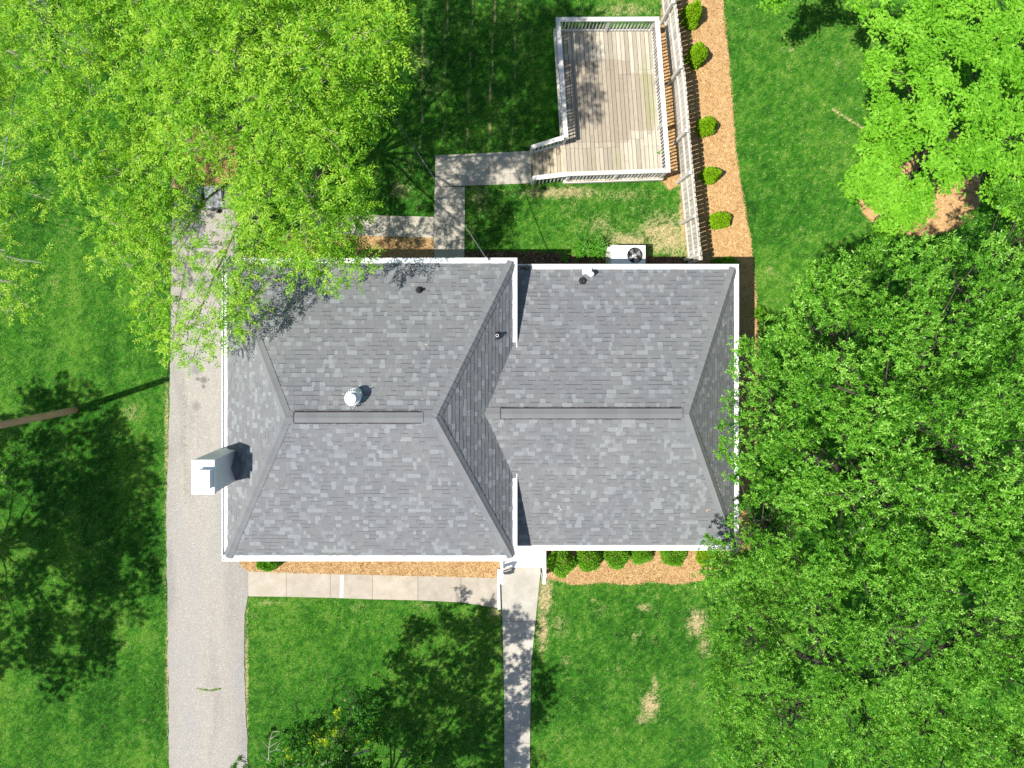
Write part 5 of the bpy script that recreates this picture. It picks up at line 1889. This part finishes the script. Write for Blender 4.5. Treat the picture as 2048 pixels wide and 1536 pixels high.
print('NEEDLES', needles('pine_straw', [BED_E, BED_FW, BED_FM, BED_BM, BED_NW, BED_MAPLE, BED_DK], 1500, MAT['needle'], 0.13, 0.008, 81),
      needles('bark_mulch', [BED_BW], 700, MAT['chip'], 0.07, 0.03, 82))

# leaf litter caught in the shaded wing gutter
rng = np.random.default_rng(83)
k = 150
q = P(1052, 533, WE)
x = q.x + rng.normal(0, 0.13, k) - 0.05; y = wy1 + 0.02 + rng.normal(0, 0.055, k); zz = WE + rng.uniform(-0.03, 0.03, k)
pos = np.stack([x, y, zz], 1)
vv = leaf_quads(pos, rng.normal(0, 1, (k, 3)) * np.array([1, 1, 0.3]), np.array([0, 0, 1.0]) + rng.normal(0, 0.4, (k, 3)), rng.uniform(0.03, 0.07, k), rng.uniform(0.02, 0.035, k))
tag(link('leaf_litter', quad_mesh('leaf_litter', vv, k, 4, MAT['chip'], {'tone': np.clip(rng.normal(0.6, 0.3, k), 0, 1)})), kind='stuff')
rng = np.random.default_rng(85)
dx_, dy_ = [], []
for (u, v_, su, sv, k) in ((520, 560, 60, 40, 60), (700, 535, 90, 14, 60), (1440, 1000, 30, 90, 50), (900, 700, 220, 120, 36), (1200, 820, 160, 120, 26)):
    q_ = P(u, v_, 4.0)
    dx_.append(q_.x + rng.normal(0, su * S * .8, k)); dy_.append(q_.y + rng.normal(0, sv * S * .8, k))
dx_, dy_ = np.concatenate(dx_), np.concatenate(dy_)
zz = []
for x, y in zip(dx_, dy_):
    ok = (mx0 < x < mx1 and my0 < y < my1) or (mx1 + 0.2 < x < wx1 and wy0 < y < wy1)
    z_ = -1
    if mx0 < x < mx1 and my0 < y < my1: z_ = roof_z(x, y)
    elif mx1 + 0.2 < x < wx1 and wy0 < y < wy1: z_ = min(roof_z(x, y, True), WE + (wx1 - x) * (WR - WE) / (wx1 - wrx1))
    zz.append(z_)
zz = np.array(zz); m_ = zz > 0
pos = np.stack([dx_[m_], dy_[m_], zz[m_] + 0.024], 1); k = len(pos)
vv = leaf_quads(pos, rng.normal(0, 1, (k, 3)) * np.array([1, 1, 0.15]), np.array([0, 0, 1.0]) + rng.normal(0, 0.25, (k, 3)), rng.uniform(0.03, 0.08, k), rng.uniform(0.008, 0.03, k))
tag(link('roof_litter', quad_mesh('roof_litter', vv, k, 4, MAT['needle'], {'tone': np.clip(rng.normal(0.55, 0.35, k), 0, 1)})), kind='stuff')
# weeds in the driveway crack
rng = np.random.default_rng(84)
k = 260
t_ = rng.random(k)
u = 395 + 48 * t_; v_ = 1376 + 3.5 * np.sin(t_ * math.pi) + rng.normal(0, 0.6, k)
pos = np.stack([(u - U0) * S, -(v_ - V0) * S, np.full(k, 0.024)], 1)
u2 = 370 + rng.normal(0, 1.2, 220); v2 = rng.uniform(785, 1010, 220)
pos = np.concatenate([pos, np.stack([(u2 - U0) * S, -(v2 - V0) * S, np.full(220, 0.024)], 1)])
sel = rng.random(len(pos)) < np.where(np.arange(len(pos)) < k, 1.0, 0.6)
pos = pos[sel]; k = len(pos)
vv = leaf_quads(pos, rng.normal(0, 1, (k, 3)) + np.array([0, 0, 0.6]), np.array([0, 0, 1.0]) + rng.normal(0, 0.4, (k, 3)), rng.uniform(0.03, 0.06, k), rng.uniform(0.008, 0.016, k))
tag(link('crack_weeds', quad_mesh('crack_weeds', vv, k, 4, MAT['leafE'], {'tone': np.clip(rng.normal(0.4, 0.3, k), 0, 1)})), kind='stuff')

for o in bpy.data.objects:
    if '_local' in o: del o['_local']

print('TRIS', sum(sum(len(p.vertices) - 2 for p in o.data.polygons) if len(o.data.polygons) < 20000 else len(o.data.polygons) * (1 if o.name == 'grass' else 2) for o in bpy.data.objects if o.type == 'MESH'))
